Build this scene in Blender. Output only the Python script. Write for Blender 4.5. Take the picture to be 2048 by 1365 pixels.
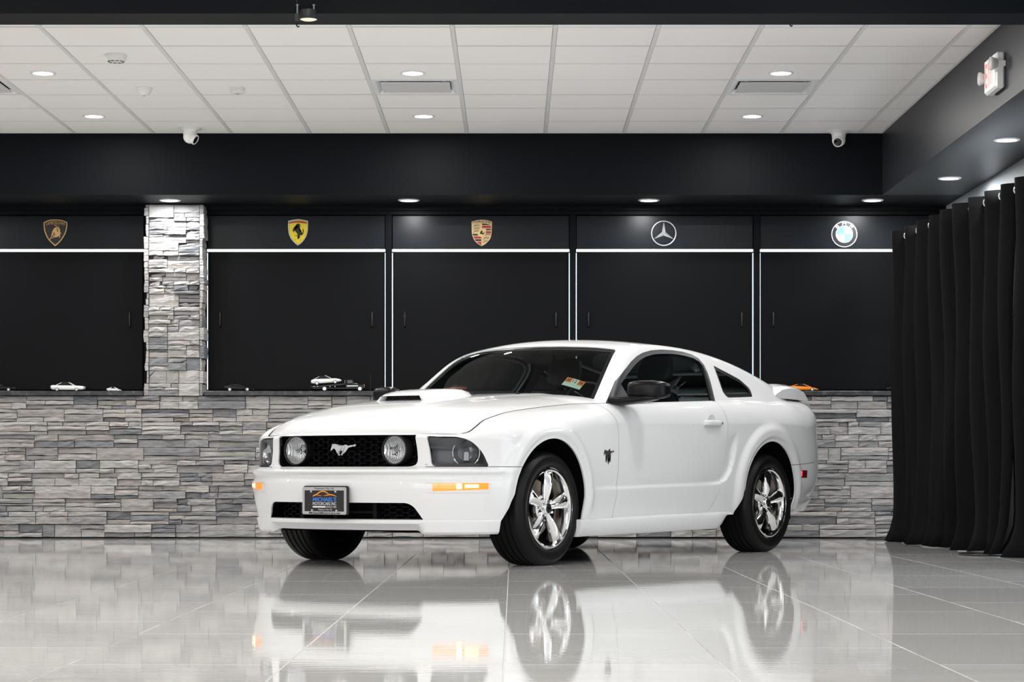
import bpy, bmesh, math, random
import numpy as np
from mathutils import Vector, Matrix
from mathutils.bvhtree import BVHTree

for o in list(bpy.data.objects):
    bpy.data.objects.remove(o, do_unlink=True)
scene = bpy.context.scene
COL = scene.collection

# ------------------------------------------------------------------ camera
F_PX, CX, Y0, CAM_H = 4600.0, 1027.4, 943.0, 0.542
cam_d = bpy.data.cameras.new('camera')
cam = bpy.data.objects.new('camera', cam_d)
COL.objects.link(cam)
cam.location = (0, 0, CAM_H)
cam.rotation_euler = (math.pi / 2, 0, 0)
cam_d.sensor_width = 36.0
cam_d.lens = F_PX / 2048 * 36
cam_d.shift_x = (1024 - CX) / 2048
cam_d.shift_y = (Y0 - 682.5) / 2048
cam_d.clip_start = 0.05
cam_d.clip_end = 100
scene.camera = cam

# ------------------------------------------------------------------ world, exposure
world = bpy.data.worlds.new('world')
scene.world = world
world.use_nodes = True
world.node_tree.nodes['Background'].inputs[0].default_value = (0.75, 0.85, 1.0, 1)
world.node_tree.nodes['Background'].inputs[1].default_value = 0.3
vs = scene.view_settings
vs.view_transform = 'Standard'
vs.look = 'None'
vs.gamma = 1.0
vs.use_curve_mapping = False
vs.exposure = 0.2

DOWNLIGHT_W = 22.0      # watts of every recessed ceiling downlight
SOFFIT_W = 13.0          # watts of the soffit downlights

# ------------------------------------------------------------------ material helpers
MATS = {}
def mat(name, color=(0.5, 0.5, 0.5), rough=0.5, metal=0.0, spec=0.5, coat=0.0, emit=None, estr=0.0, trans=0.0, ior=1.45, sheen=0.0):
    if name in MATS:
        return MATS[name]
    m = bpy.data.materials.new(name)
    m.use_nodes = True
    b = m.node_tree.nodes['Principled BSDF']
    b.inputs['Base Color'].default_value = (*color, 1)
    b.inputs['Roughness'].default_value = rough
    b.inputs['Metallic'].default_value = metal
    b.inputs['Specular IOR Level'].default_value = spec
    b.inputs['Coat Weight'].default_value = coat
    b.inputs['Coat Roughness'].default_value = 0.03
    b.inputs['Transmission Weight'].default_value = trans
    b.inputs['IOR'].default_value = ior
    b.inputs['Sheen Weight'].default_value = sheen
    if emit:
        b.inputs['Emission Color'].default_value = (*emit, 1)
        b.inputs['Emission Strength'].default_value = estr
    MATS[name] = m
    return m

def bsdf(m):
    return m.node_tree.nodes['Principled BSDF']

def N(m, kind, **kw):
    n = m.node_tree.nodes.new(kind)
    for k, v in kw.items():
        if k in n.inputs:
            n.inputs[k].default_value = v
        else:
            setattr(n, k, v)
    return n

def LK(m, a, ao, b, bi):
    m.node_tree.links.new(a.outputs[ao], b.inputs[bi])

def ramp(m, stops):
    r = m.node_tree.nodes.new('ShaderNodeValToRGB')
    el = r.color_ramp.elements
    while len(el) < len(stops):
        el.new(0.5)
    for e, (p, c) in zip(el, stops):
        e.position = p
        e.color = (*c, 1) if len(c) == 3 else c
    return r

def add_bump(m, scale=50, strength=0.1, dist=0.01, detail=4, stretch=(1, 1, 1)):
    tc = N(m, 'ShaderNodeTexCoord')
    mp = N(m, 'ShaderNodeMapping')
    mp.inputs['Scale'].default_value = stretch
    nz = N(m, 'ShaderNodeTexNoise')
    nz.inputs['Scale'].default_value = scale
    nz.inputs['Detail'].default_value = detail
    bp = N(m, 'ShaderNodeBump')
    bp.inputs['Strength'].default_value = strength
    bp.inputs['Distance'].default_value = dist
    LK(m, tc, 'Object', mp, 'Vector'); LK(m, mp, 'Vector', nz, 'Vector')
    LK(m, nz, 'Fac', bp, 'Height')
    m.node_tree.links.new(bp.outputs['Normal'], bsdf(m).inputs['Normal'])
    return nz

# ------------------------------------------------------------------ mesh helpers
def link(name, me, material=None, parent=None, kind=None, label=None, category=None, group=None, smooth=None):
    o = bpy.data.objects.new(name, me)
    COL.objects.link(o)
    if material is not None and me is not None and hasattr(me, 'materials'):
        if len(me.materials) == 0:
            me.materials.append(material)
    if parent is not None:
        o.parent = parent
    if kind: o['kind'] = kind
    if label: o['label'] = label
    if category: o['category'] = category
    if group: o['group'] = group
    if smooth is not None:
        shade(me, smooth)
    return o

def shade(me, angle=30):
    me.shade_smooth() if hasattr(me, 'shade_smooth') else None
    try:
        me.set_sharp_from_angle(angle=math.radians(angle))
    except Exception:
        pass

def empty(name, loc=(0, 0, 0), rz=0.0, label=None, category=None, group=None, kind=None):
    o = bpy.data.objects.new(name, None)
    COL.objects.link(o)
    o.empty_display_size = 0.1
    o.location = loc
    o.rotation_euler = (0, 0, rz)
    if label: o['label'] = label
    if category: o['category'] = category
    if group: o['group'] = group
    if kind: o['kind'] = kind
    return o

def copy_tree(o, parent=None):
    c = o.copy()
    COL.objects.link(c)
    c.parent = parent
    for ch in list(o.children):
        copy_tree(ch, c)
    return c

class MB:
    """collects boxes, tubes, lathes, prisms into one mesh"""
    def __init__(s):
        s.v = []; s.f = []
    def add(s, vs, fs):
        b = len(s.v)
        s.v += [tuple(p) for p in vs]
        s.f += [tuple(i + b for i in q) for q in fs]
        return s
    def box(s, x0, x1, y0, y1, z0, z1):
        vs = [(x0, y0, z0), (x1, y0, z0), (x1, y1, z0), (x0, y1, z0), (x0, y0, z1), (x1, y0, z1), (x1, y1, z1), (x0, y1, z1)]
        return s.add(vs, [(0, 3, 2, 1), (4, 5, 6, 7), (0, 1, 5, 4), (1, 2, 6, 5), (2, 3, 7, 6), (3, 0, 4, 7)])
    def rbox(s, x0, x1, y0, y1, z0, z1, r=0.01):
        # box with chamfered edges: hull of three boxes
        xs = [(x0, x0 + r), (x1, x1 - r)]; ys = [(y0, y0 + r), (y1, y1 - r)]; zs = [(z0, z0 + r), (z1, z1 - r)]
        bm = bmesh.new()
        for a in xs:
            for b in ys:
                for c in zs:
                    bm.verts.new((a[0], b[1], c[1])); bm.verts.new((a[1], b[0], c[1])); bm.verts.new((a[1], b[1], c[0]))
        res = bmesh.ops.convex_hull(bm, input=bm.verts)
        bmesh.ops.dissolve_limit(bm, angle_limit=0.01, verts=bm.verts, edges=bm.edges)
        bm.verts.index_update()
        s.add([v.co[:] for v in bm.verts], [[v.index for v in f.verts] for f in bm.faces])
        bm.free()
        return s
    def tube(s, pts, r, n=8, closed=False, caps=True):
        pts = [Vector(p) for p in pts]
        rs = r if isinstance(r, (list, tuple)) else [r] * len(pts)
        m = len(pts)
        vs = []; fs = []
        up = None
        for i, p in enumerate(pts):
            a = pts[(i - 1) % m] if (closed or i > 0) else p
            b = pts[(i + 1) % m] if (closed or i < m - 1) else p
            t = (b - a)
            t = t.normalized() if t.length > 1e-9 else Vector((0, 0, 1))
            if up is None:
                up = Vector((0, 0, 1)) if abs(t.z) < 0.9 else Vector((1, 0, 0))
            x = t.cross(up)
            if x.length < 1e-6:
                x = t.cross(Vector((0, 1, 0)))
            x.normalize(); y = x.cross(t).normalized(); up = y
            for k in range(n):
                a2 = 2 * math.pi * k / n
                vs.append(p + x * math.cos(a2) * rs[i] + y * math.sin(a2) * rs[i])
        for i in range(m if closed else m - 1):
            j = (i + 1) % m
            for k in range(n):
                k2 = (k + 1) % n
                fs.append((i * n + k, i * n + k2, j * n + k2, j * n + k))
        if caps and not closed:
            fs.append(tuple(range(n - 1, -1, -1)))
            fs.append(tuple((m - 1) * n + k for k in range(n)))
        return s.add(vs, fs)
    def lathe(s, prof, axis='z', c=(0, 0, 0), n=32, cap0=False, cap1=False):
        """prof: list of (radius, height along axis)"""
        vs = []; fs = []
        for r, hh in prof:
            for k in range(n):
                a = 2 * math.pi * k / n
                p, q = r * math.cos(a), r * math.sin(a)
                if axis == 'z': vs.append((c[0] + p, c[1] + q, c[2] + hh))
                elif axis == 'y': vs.append((c[0] + p, c[1] + hh, c[2] + q))
                else: vs.append((c[0] + hh, c[1] + p, c[2] + q))
        for i in range(len(prof) - 1):
            for k in range(n):
                k2 = (k + 1) % n
                fs.append((i * n + k, i * n + k2, (i + 1) * n + k2, (i + 1) * n + k))
        if cap0: fs.append(tuple(range(n - 1, -1, -1)))
        if cap1: fs.append(tuple((len(prof) - 1) * n + k for k in range(n)))
        return s.add(vs, fs)
    def prism(s, poly, fn0, fn1):
        """poly: 2d points; fn0/fn1 map a 2d point to 3d for the two caps"""
        n = len(poly)
        vs = [fn0(*p) for p in poly] + [fn1(*p) for p in poly]
        fs = [tuple(range(n)), tuple(range(2 * n - 1, n - 1, -1))]
        for i in range(n):
            j = (i + 1) % n
            fs.append((i, i + n, j + n, j))
        return s.add(vs, fs)
    def grid(s, P, close_u=False, close_v=False):
        """P: array [nu][nv] of points"""
        nu = len(P); nv = len(P[0])
        vs = [tuple(P[i][j]) for i in range(nu) for j in range(nv)]
        fs = []
        for i in range(nu if close_u else nu - 1):
            for j in range(nv if close_v else nv - 1):
                i2 = (i + 1) % nu; j2 = (j + 1) % nv
                fs.append((i * nv + j, i * nv + j2, i2 * nv + j2, i2 * nv + j))
        return s.add(vs, fs)
    def mesh(s, name, normals=True):
        me = bpy.data.meshes.new(name)
        me.from_pydata(s.v, [], s.f)
        me.update()
        if normals:
            bm = bmesh.new(); bm.from_mesh(me)
            bmesh.ops.recalc_face_normals(bm, faces=bm.faces)
            bm.to_mesh(me); bm.free()
        return me
    def build(s, name, material, parent=None, smooth=None, **kw):
        return link(name, s.mesh(name), material, parent, smooth=smooth, **kw)

def px(x, y, Y):
    """world point seen at photo pixel (x, y) on the vertical plane at depth Y"""
    return ((x - CX) * Y / F_PX, Y, CAM_H + (Y0 - y) * Y / F_PX)

R = random.Random(7)

# ------------------------------------------------------------------ materials of the room
M_blackpaint = mat('black_satin_paint', (0.003, 0.004, 0.005), 0.45, spec=0.08)
M_soffit = mat('soffit_navy_black_paint', (0.0035, 0.005, 0.007), 0.5, spec=0.08)
M_greywall = mat('grey_wall_paint', (0.42, 0.45, 0.48), 0.55)
M_panel = mat('black_panel_satin', (0.0033, 0.0036, 0.0043), 0.38, spec=0.08)
M_panel_navy = mat('navy_black_panel_satin', (0.003, 0.005, 0.008), 0.30, spec=0.22)
M_tile = mat('ceiling_tile_white', (0.85, 0.825, 0.812), 0.9, spec=0.1)
add_bump(M_tile, 180, 0.12, 0.003)
M_tbar = mat('ceiling_grid_metal', (0.70, 0.69, 0.68), 0.5)
M_granite = mat('dark_granite', (0.03, 0.03, 0.03), 0.35)
def _granite():
    m = M_granite
    tc = N(m, 'ShaderNodeTexCoord'); nz = N(m, 'ShaderNodeTexNoise'); nz.inputs['Scale'].default_value = 22; nz.inputs['Detail'].default_value = 6
    rp = ramp(m, [(0.35, (0.008, 0.008, 0.009)), (0.6, (0.03, 0.03, 0.032)), (0.78, (0.10, 0.10, 0.10))])
    LK(m, tc, 'Object', nz, 'Vector'); LK(m, nz, 'Fac', rp, 'Fac')
    m.node_tree.links.new(rp.outputs['Color'], bsdf(m).inputs['Base Color'])
_granite()
M_grout = mat('floor_grout', (0.56, 0.555, 0.54), 0.6)
M_gapleak = mat('leak_strip_glow', (0.9, 0.95, 0.9), 0.4, emit=(0.86, 1.0, 0.90), estr=2.2)
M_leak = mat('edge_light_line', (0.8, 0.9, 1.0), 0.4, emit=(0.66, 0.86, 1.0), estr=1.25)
M_blueleak = mat('blue_edge_light', (0.3, 0.5, 0.9), 0.4, emit=(0.10, 0.34, 0.75), estr=0.8)
M_white = mat('white_plastic', (0.75, 0.74, 0.72), 0.4)
M_whitemetal = mat('white_trim_metal', (0.78, 0.79, 0.80), 0.35)
M_lens = mat('downlight_lens', (1, 1, 1), 0.4, emit=(1.0, 0.985, 0.96), estr=9.0)
M_black = mat('black_plastic', (0.008, 0.008, 0.009), 0.4)
M_chrome = mat('chrome', (0.85, 0.85, 0.86), 0.06, metal=1.0)

def stone_material():
    m = mat('ledge_stone', (0.3, 0.3, 0.3), 0.85, spec=0.2)
    oi = N(m, 'ShaderNodeObjectInfo'); ge = N(m, 'ShaderNodeNewGeometry'); tc = N(m, 'ShaderNodeTexCoord')
    ad = N(m, 'ShaderNodeMath', operation='ADD'); fr = N(m, 'ShaderNodeMath', operation='FRACT')
    LK(m, oi, 'Random', ad, 0); LK(m, ge, 'Random Per Island', ad, 1); LK(m, ad, 0, fr, 0)
    rp = ramp(m, [(0.0, (0.15, 0.155, 0.165)), (0.12, (0.22, 0.22, 0.225)), (0.35, (0.33, 0.32, 0.31)), (0.6, (0.39, 0.375, 0.365)), (0.8, (0.34, 0.315, 0.305)), (0.93, (0.30, 0.28, 0.27)), (1.0, (0.20, 0.21, 0.225))])
    LK(m, fr, 0, rp, 'Fac')
    mp = N(m, 'ShaderNodeMapping'); mp.inputs['Scale'].default_value = (6, 6, 22)
    nz = N(m, 'ShaderNodeTexNoise'); nz.inputs['Scale'].default_value = 1.6; nz.inputs['Detail'].default_value = 7; nz.inputs['Roughness'].default_value = 0.62
    LK(m, tc, 'Object', mp, 'Vector'); LK(m, mp, 'Vector', nz, 'Vector')
    r2 = ramp(m, [(0.22, (0.40, 0.41, 0.44)), (0.45, (0.95, 0.95, 0.95)), (0.75, (1.25, 1.23, 1.2))])
    LK(m, nz, 'Fac', r2, 'Fac')
    mx = N(m, 'ShaderNodeMix', data_type='RGBA', blend_type='MULTIPLY')
    mx.inputs[0].default_value = 1.0
    m.node_tree.links.new(rp.outputs['Color'], mx.inputs[6]); m.node_tree.links.new(r2.outputs['Color'], mx.inputs[7])
    m.node_tree.links.new(mx.outputs[2], bsdf(m).inputs['Base Color'])
    n2 = N(m, 'ShaderNodeTexNoise'); n2.inputs['Scale'].default_value = 3.2; n2.inputs['Detail'].default_value = 8
    LK(m, mp, 'Vector', n2, 'Vector')
    bp = N(m, 'ShaderNodeBump'); bp.inputs['Strength'].default_value = 0.85; bp.inputs['Distance'].default_value = 0.016
    LK(m, n2, 'Fac', bp, 'Height')
    m.node_tree.links.new(bp.outputs['Normal'], bsdf(m).inputs['Normal'])
    return m
M_stone = stone_material()

def floor_material():
    m = mat('polished_grey_tile', (0.42, 0.415, 0.405), 0.025, spec=0.42)
    tc = N(m, 'ShaderNodeTexCoord'); mp = N(m, 'ShaderNodeMapping'); mp.inputs['Scale'].default_value = (0.9, 5.0, 1)
    nz = N(m, 'ShaderNodeTexNoise'); nz.inputs['Scale'].default_value = 1.1; nz.inputs['Detail'].default_value = 5
    LK(m, tc, 'Object', mp, 'Vector'); LK(m, mp, 'Vector', nz, 'Vector')
    rp = ramp(m, [(0.25, (0.50, 0.497, 0.485)), (0.75, (0.60, 0.595, 0.58))])
    LK(m, nz, 'Fac', rp, 'Fac')
    oi = N(m, 'ShaderNodeObjectInfo')
    hs = N(m, 'ShaderNodeHueSaturation')
    mr = N(m, 'ShaderNodeMapRange'); mr.inputs['To Min'].default_value = 0.95; mr.inputs['To Max'].default_value = 1.05
    LK(m, oi, 'Random', mr, 'Value'); LK(m, mr, 'Result', hs, 'Value'); LK(m, rp, 'Color', hs, 'Color')
    m.node_tree.links.new(hs.outputs['Color'], bsdf(m).inputs['Base Color'])
    n2 = N(m, 'ShaderNodeTexNoise'); n2.inputs['Scale'].default_value = 1.0; n2.inputs['Detail'].default_value = 3
    mp2 = N(m, 'ShaderNodeMapping'); mp2.inputs['Scale'].default_value = (1.6, 22.0, 1)
    LK(m, tc, 'Object', mp2, 'Vector'); LK(m, mp2, 'Vector', n2, 'Vector')
    bp = N(m, 'ShaderNodeBump'); bp.inputs['Strength'].default_value = 0.03; bp.inputs['Distance'].default_value = 0.006
    LK(m, n2, 'Fac', bp, 'Height')
    m.node_tree.links.new(bp.outputs['Normal'], bsdf(m).inputs['Normal'])
    return m
M_floor = floor_material()

# ------------------------------------------------------------------ room shell
CEIL = 3.169
SOF_Y = 17.87          # face of the rear soffit
SOF_Z = 2.69           # underside of the soffits
SOF_X = 2.865          # face of the right-hand soffit
WALL_Y = 18.50         # face of the stone wainscot
PAN_Y = 18.72          # face of the black panels
RIGHT_X = 3.5
LEFT_X, FRONT_Y = -7.6, -5.2
LEDGE_Z0, LEDGE_Z1 = 1.148, 1.186

def struct(name, mb, m, parent=None, **kw):
    o = mb.build(name, m, parent, **kw)
    if parent is None: o['kind'] = 'structure'
    return o

# floor: base slab (grout) with porcelain tiles proud of it
floor = struct('floor', MB().box(LEFT_X, RIGHT_X, FRONT_Y, 18.9, -0.06, -0.0035), M_grout)
T = 0.61
tile_me = {}
def tile_mesh(key, w, l):
    if key not in tile_me:
        mb = MB(); g = 0.0016; b = 0.0012
        P = [[(g + b, g + b), (w - g - b, g + b), (w - g - b, l - g - b), (g + b, l - g - b)], [(g, g), (w - g, g), (w - g, l - g), (g, l - g)]]
        vs = [(x, y, 0) for x, y in P[0]] + [(x, y, -b) for x, y in P[1]] + [(x, y, -0.02) for x, y in P[1]]
        fs = [(0, 1, 2, 3)]
        for i in range(4):
            j = (i + 1) % 4
            fs += [(i, i + 4, j + 4, j), (i + 4, i + 8, j + 8, j + 4)]
        me = MB().add(vs, fs).mesh('floor_tile'); me.materials.append(M_floor)
        tile_me[key] = me
    return tile_me[key]
rest = MB()
x0 = -0.028 - 12 * T
for i in range(19):
    xa = x0 + i * T
    xb = min(xa + T, RIGHT_X)
    if xb - xa < 0.05: continue
    off = 11.93 if i % 2 == 1 else 11.32
    ya = off - 15 * 1.22
    while ya < 18.9:
        yb = ya + 1.22
        c0, c1 = max(ya, FRONT_Y), min(yb, 18.9)
        if c1 - c0 > 0.05:
            vis = c1 > 5.6 and abs((xa + xb) / 2) < 0.235 * c1 + 0.7
            if vis:
                me = tile_mesh((round(xb - xa, 3), round(c1 - c0, 3)), xb - xa, c1 - c0)
                o = link('floor_tile', me, parent=floor); o.location = (xa, c0, 0)
            else:
                g = 0.0016
                rest.add([(xa + g, c0 + g, 0), (xb - g, c0 + g, 0), (xb - g, c1 - g, 0), (xa + g, c1 - g, 0)], [(0, 1, 2, 3)])
        ya = yb
rest.build('floor_tiles_beyond', M_floor, floor, kind='stuff')

# ceiling: slab, T-bar grid and lay-in tiles
ceiling = struct('ceiling', MB().box(LEFT_X, RIGHT_X, FRONT_Y, 18.9, CEIL + 0.03, CEIL + 0.12), M_tbar)
TC = 0.6096
GX0 = -2.802
rest = MB()
ct_me = {}
def ceil_tile(w, l):
    k = (round(w, 3), round(l, 3))
    if k not in ct_me:
        g = 0.0125; e = 0.017
        vs = [(e, e, -0.001), (w - e, e, -0.001), (w - e, l - e, -0.001), (e, l - e, -0.001),
              (g, g, 0.004), (w - g, g, 0.004), (w - g, l - g, 0.004), (g, l - g, 0.004),
              (g, g, 0.02), (w - g, g, 0.02), (w - g, l - g, 0.02), (g, l - g, 0.02)]
        fs = [(3, 2, 1, 0)]
        for i in range(4):
            j = (i + 1) % 4
            fs += [(i, j, j + 4, i + 4), (i + 4, j + 4, j + 8, i + 8)]
        me = MB().add(vs, fs).mesh('ceiling_tile'); me.materials.append(M_tile)
        ct_me[k] = me
    return ct_me[k]
VENTS = [(-2, 3), (3, 3), (7, 3)]    # grid cells (column, row from the soffit) that hold an air vent
xs = [GX0 + k * TC for k in range(-8, 11)]
xs = [x for x in xs if x < SOF_X - 0.02] + [SOF_X]
ROWS = 38
for i in range(len(xs) - 1):
    for j in range(ROWS):
        yb = SOF_Y - j * TC; ya = yb - TC
        xa, xb = xs[i], xs[i + 1]
        if (i - 8, j) in VENTS: continue
        if j < 9 and abs(xa + 0.3) < 0.225 * yb + 1.0:
            o = link('ceiling_tile', ceil_tile(xb - xa, TC), parent=ceiling)
            o.location = (xa, ya, CEIL + R.uniform(0, 0.002))
            o.rotation_euler = (R.uniform(-0.002, 0.002), R.uniform(-0.0015, 0.0015), 0)
        else:
            g = 0.0125
            rest.add([(xa + g, ya + g, CEIL), (xb - g, ya + g, CEIL), (xb - g, yb - g, CEIL), (xa + g, yb - g, CEIL)], [(0, 3, 2, 1)])
rest.build('ceiling_tiles_beyond', M_tile, ceiling, kind='stuff')
for x in xs:
    MB().box(x - 0.0115, x + 0.0115, FRONT_Y, SOF_Y, CEIL - 0.001, CEIL + 0.012).build('grid_runner', M_tbar, ceiling)
for j in range(ROWS):
    y = SOF_Y - j * TC
    if j < 10:
        MB().box(xs[0], SOF_X, y - 0.0115, y + 0.0115, CEIL - 0.0005, CEIL + 0.012).build('grid_runner', M_tbar, ceiling)

# soffits and beam
struct('trim_soffit_rear', MB().box(LEFT_X, RIGHT_X, SOF_Y, 18.95, SOF_Z, CEIL + 0.1), M_soffit)
struct('trim_soffit_right', MB().box(SOF_X, RIGHT_X, FRONT_Y, SOF_Y - 0.0005, SOF_Z, CEIL + 0.1), mat('soffit_charcoal_paint', (0.017, 0.019, 0.023), 0.42, spec=0.25))
struct('trim_beam', MB().box(LEFT_X, SOF_X, 11.44, 11.73, 2.82, CEIL + 0.1), M_soffit)
# outer walls
struct('wall_rear', MB().box(LEFT_X, RIGHT_X, PAN_Y + 0.03, 18.95, 0, SOF_Z), M_blackpaint)
struct('wall_right', MB().box(RIGHT_X, RIGHT_X + 0.15, FRONT_Y, 18.95, 0, CEIL + 0.1), M_greywall)
struct('wall_left', MB().box(LEFT_X - 0.15, LEFT_X, FRONT_Y, 18.95, 0, CEIL + 0.1), mat('light_wall_paint', (0.55, 0.55, 0.55), 0.6))
struct('wall_front', MB().box(LEFT_X, RIGHT_X, FRONT_Y - 0.15, FRONT_Y, 0, CEIL + 0.1), mat('light_wall_paint'))
# stepped moulding under the soffit
struct('trim_head', MB().box(LEFT_X, RIGHT_X, PAN_Y - 0.10, PAN_Y + 0.03, 2.655, SOF_Z).box(LEFT_X, RIGHT_X, PAN_Y - 0.06, PAN_Y + 0.03, 2.625, 2.655), M_blackpaint)

# ------------------------------------------------------------------ stone wainscot and column
def stone(w, h, d, rr):
    """rough split-face stone: front face towards -y, origin at lower left of its back"""
    nx = 5 if w > 0.22 else 4
    nz = 3
    g = 0.0022
    P = []
    for iz in range(nz):
        row = []
        for ix in range(nx):
            fx, fz = ix / (nx - 1), iz / (nz - 1)
            edge = ix in (0, nx - 1) or iz in (0, nz - 1)
            x = g + fx * (w - 2 * g) + (0 if edge else rr.uniform(-0.02, 0.02))
            z = g + fz * (h - 2 * g) + (rr.uniform(-0.25, 0.25) * h if not edge else 0)
            if iz in (0, nz - 1) and 0 < ix < nx - 1:
                z += rr.uniform(-0.003, 0.003)
            y = -d + (rr.uniform(0.002, 0.010) if edge else rr.uniform(-0.007, 0.003))
            row.append((x, y, z))
        P.append(row)
    vs = [p for r in P for p in r]
    fs = [(a * nx + b, a * nx + b + 1, (a + 1) * nx + b + 1, (a + 1) * nx + b) for a in range(nz - 1) for b in range(nx - 1)]
    # rim back to the wall
    ring = [(0, b) for b in range(nx)] + [(a, nx - 1) for a in range(1, nz)] + [(nz - 1, b) for b in range(nx - 2, -1, -1)] + [(a, 0) for a in range(nz - 2, 0, -1)]
    base = len(vs)
    for a, b in ring:
        x, y, z = P[a][b]
        vs.append((x, 0.0, z))
    n = len(ring)
    for i in range(n):
        j = (i + 1) % n
        fs.append((ring[i][0] * nx + ring[i][1], base + i, base + j, ring[j][0] * nx + ring[j][1]))
    return vs, fs

def stone_rows(x0, x1, z0, z1, row_h, rr):
    """yield (x, z, w, h, depth) of every stone of a ledgestone panel wall"""
    nrow = max(1, round((z1 - z0) / row_h)); rh = (z1 - z0) / nrow
    for r in range(nrow):
        z = z0 + r * rh
        x = x0 - (rr.uniform(0, 0.3) if x1 - x0 > 1 else 0)
        while x < x1 - 0.02:
            w = rr.choice([0.19, 0.26, 0.31, 0.38, 0.45]) if x1 - x0 > 1 else rr.choice([0.15, 0.2, 0.24, 0.3])
            if x + w > x1 - 0.07: w = x1 - x
            lay = rr.choice([[1], [0.5, 0.5], [0.6, 0.4], [0.36, 0.64], [0.34, 0.33, 0.33], [0.25, 0.45, 0.3], [0.45, 0.2, 0.35], [0.62, 0.38]])
            zz = z
            for f in lay:
                hh = rh * f
                cuts = [0, 1] if (f >= 0.6 and rr.random() < .6) or w < 0.2 or rr.random() < 0.45 else [0, rr.uniform(0.25, 0.75), 1]
                for a, b in zip(cuts[:-1], cuts[1:]):
                    xa, xb = max(x + a * w, x0), x + b * w
                    if xb - xa > 0.015:
                        yield xa, zz, xb - xa, hh, rr.uniform(0.016, 0.056)
                zz += hh
            x += w

M_mortar = mat('dark_mortar', (0.03, 0.03, 0.03), 0.9)
def visible_px(x, z):
    X = CX + x * F_PX / WALL_Y; Yp = Y0 - (z - CAM_H) * F_PX / WALL_Y
    if not (-5 < X < 1790 and 0 < Yp < 1365): return False
    # hidden behind the parked car
    return not (545 < X < 1630 and 830 < Yp < 1060)
wall_back = struct('wall_back', MB().box(LEFT_X, RIGHT_X, WALL_Y, PAN_Y + 0.02, 0, LEDGE_Z0 - 0.001), M_mortar)
rr = random.Random(11)
sts = list(stone_rows(-6.4, RIGHT_X - 0.01, 0.012, LEDGE_Z0 - 0.004, 0.1015, rr))
order = sorted(range(len(sts)), key=lambda i: -(sts[i][2] * sts[i][3]) if visible_px(sts[i][0] + sts[i][2] / 2, sts[i][1] + sts[i][3] / 2) else 1)
singles = set(order[:300])
rest = MB()
for i, (x, z, w, hh, d) in enumerate(sts):
    vs, fs = stone(w, hh, d, rr)
    if i in singles:
        me = MB().add(vs, fs).mesh('stone', normals=True)
        o = link('stone', me, M_stone, wall_back)
        o.location = (x, WALL_Y, z)
    else:
        rest.add([(a + x, b + WALL_Y, c + z) for a, b, c in vs], fs)
rest.build('stones_between', M_stone, wall_back, kind='stuff')

CX0, CX1 = px(291, 0, WALL_Y)[0], px(408, 0, WALL_Y)[0]
column = struct('wall_column', MB().box(CX0 + 0.02, CX1 - 0.02, WALL_Y - 0.012, PAN_Y + 0.02, LEDGE_Z0, SOF_Z - 0.001), M_mortar)
for x, z, w, hh, d in stone_rows(CX0 + 0.032, CX1 - 0.032, LEDGE_Z0 - 0.002, SOF_Z - 0.006, 0.1015, rr):
    vs, fs = stone(w, hh, d - 0.012, rr)
    o = link('stone', MB().add(vs, fs).mesh('stone'), M_stone, column)
    o.location = (x, WALL_Y - 0.012, z)
# corner stones that return along the sides of the column
for side in (-1, 1):
    z = LEDGE_Z0
    while z < SOF_Z - 0.03:
        hh = rr.choice([0.10, 0.1, 0.065, 0.05])
        hh = min(hh, SOF_Z - 0.006 - z)
        L = PAN_Y - WALL_Y + 0.01
        vs, fs = stone(L, hh, 0.03 + rr.uniform(-0.012, 0.016), rr)
        o = link('stone', MB().add(vs, fs).mesh('stone'), M_stone, column)
        if side > 0:
            o.location = (CX1 - 0.03, WALL_Y - 0.03 - rr.uniform(0, 0.012), z); o.rotation_euler = (0, 0, math.pi / 2)
        else:
            o.location = (CX0 + 0.03, WALL_Y - 0.03 + L - rr.uniform(0, 0.012), z); o.rotation_euler = (0, 0, -math.pi / 2)
        z += hh

# granite ledges either side of the column
def ledge(name, xa, xb):
    mb = MB().rbox(xa, xb, WALL_Y - 0.075, PAN_Y + 0.02, LEDGE_Z0, LEDGE_Z1, 0.004)
    return struct(name, mb, M_granite)
ledge('trim_ledge_1', LEFT_X, CX0 - 0.012)
ledge('trim_ledge_2', CX1 + 0.012, RIGHT_X)

# mullions between the panel bays
def wx(x): return px(x, 0, PAN_Y)[0]
for k, (a, b) in enumerate([(771.5, 784), (1139.5, 1151.5), (1506.5, 1519)]):
    struct('trim_mullion_%d' % (k + 1), MB().box(wx(a), wx(b), PAN_Y - 0.035, PAN_Y + 0.03, LEDGE_Z1, 2.625), M_panel)

# daylight window in the right wall, behind the curtain
win = empty('window_1', (RIGHT_X, 14.2, 0), kind='structure')
MB().box(-0.05, -0.001, -3.3, 3.3, 0.02, 0.10).box(-0.05, -0.001, -3.3, 3.3, 2.2, 2.28).build('window_frame', M_black, win)
for k in range(4):
    MB().box(-0.05, -0.001, -3.3 + k * 2.2 - 0.04, -3.3 + k * 2.2 + 0.04, 0.1, 2.2).build('window_mullion', M_black, win)
for k in range(3):
    MB().box(-0.02, -0.012, -3.3 + k * 2.2 + 0.04, -3.3 + k * 2.2 + 2.16, 0.1, 2.2).build('pane', mat('daylit_glass', (0.8, 0.9, 1), 0.2, emit=(0.85, 0.93, 1.0), estr=2.0), win)

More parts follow.
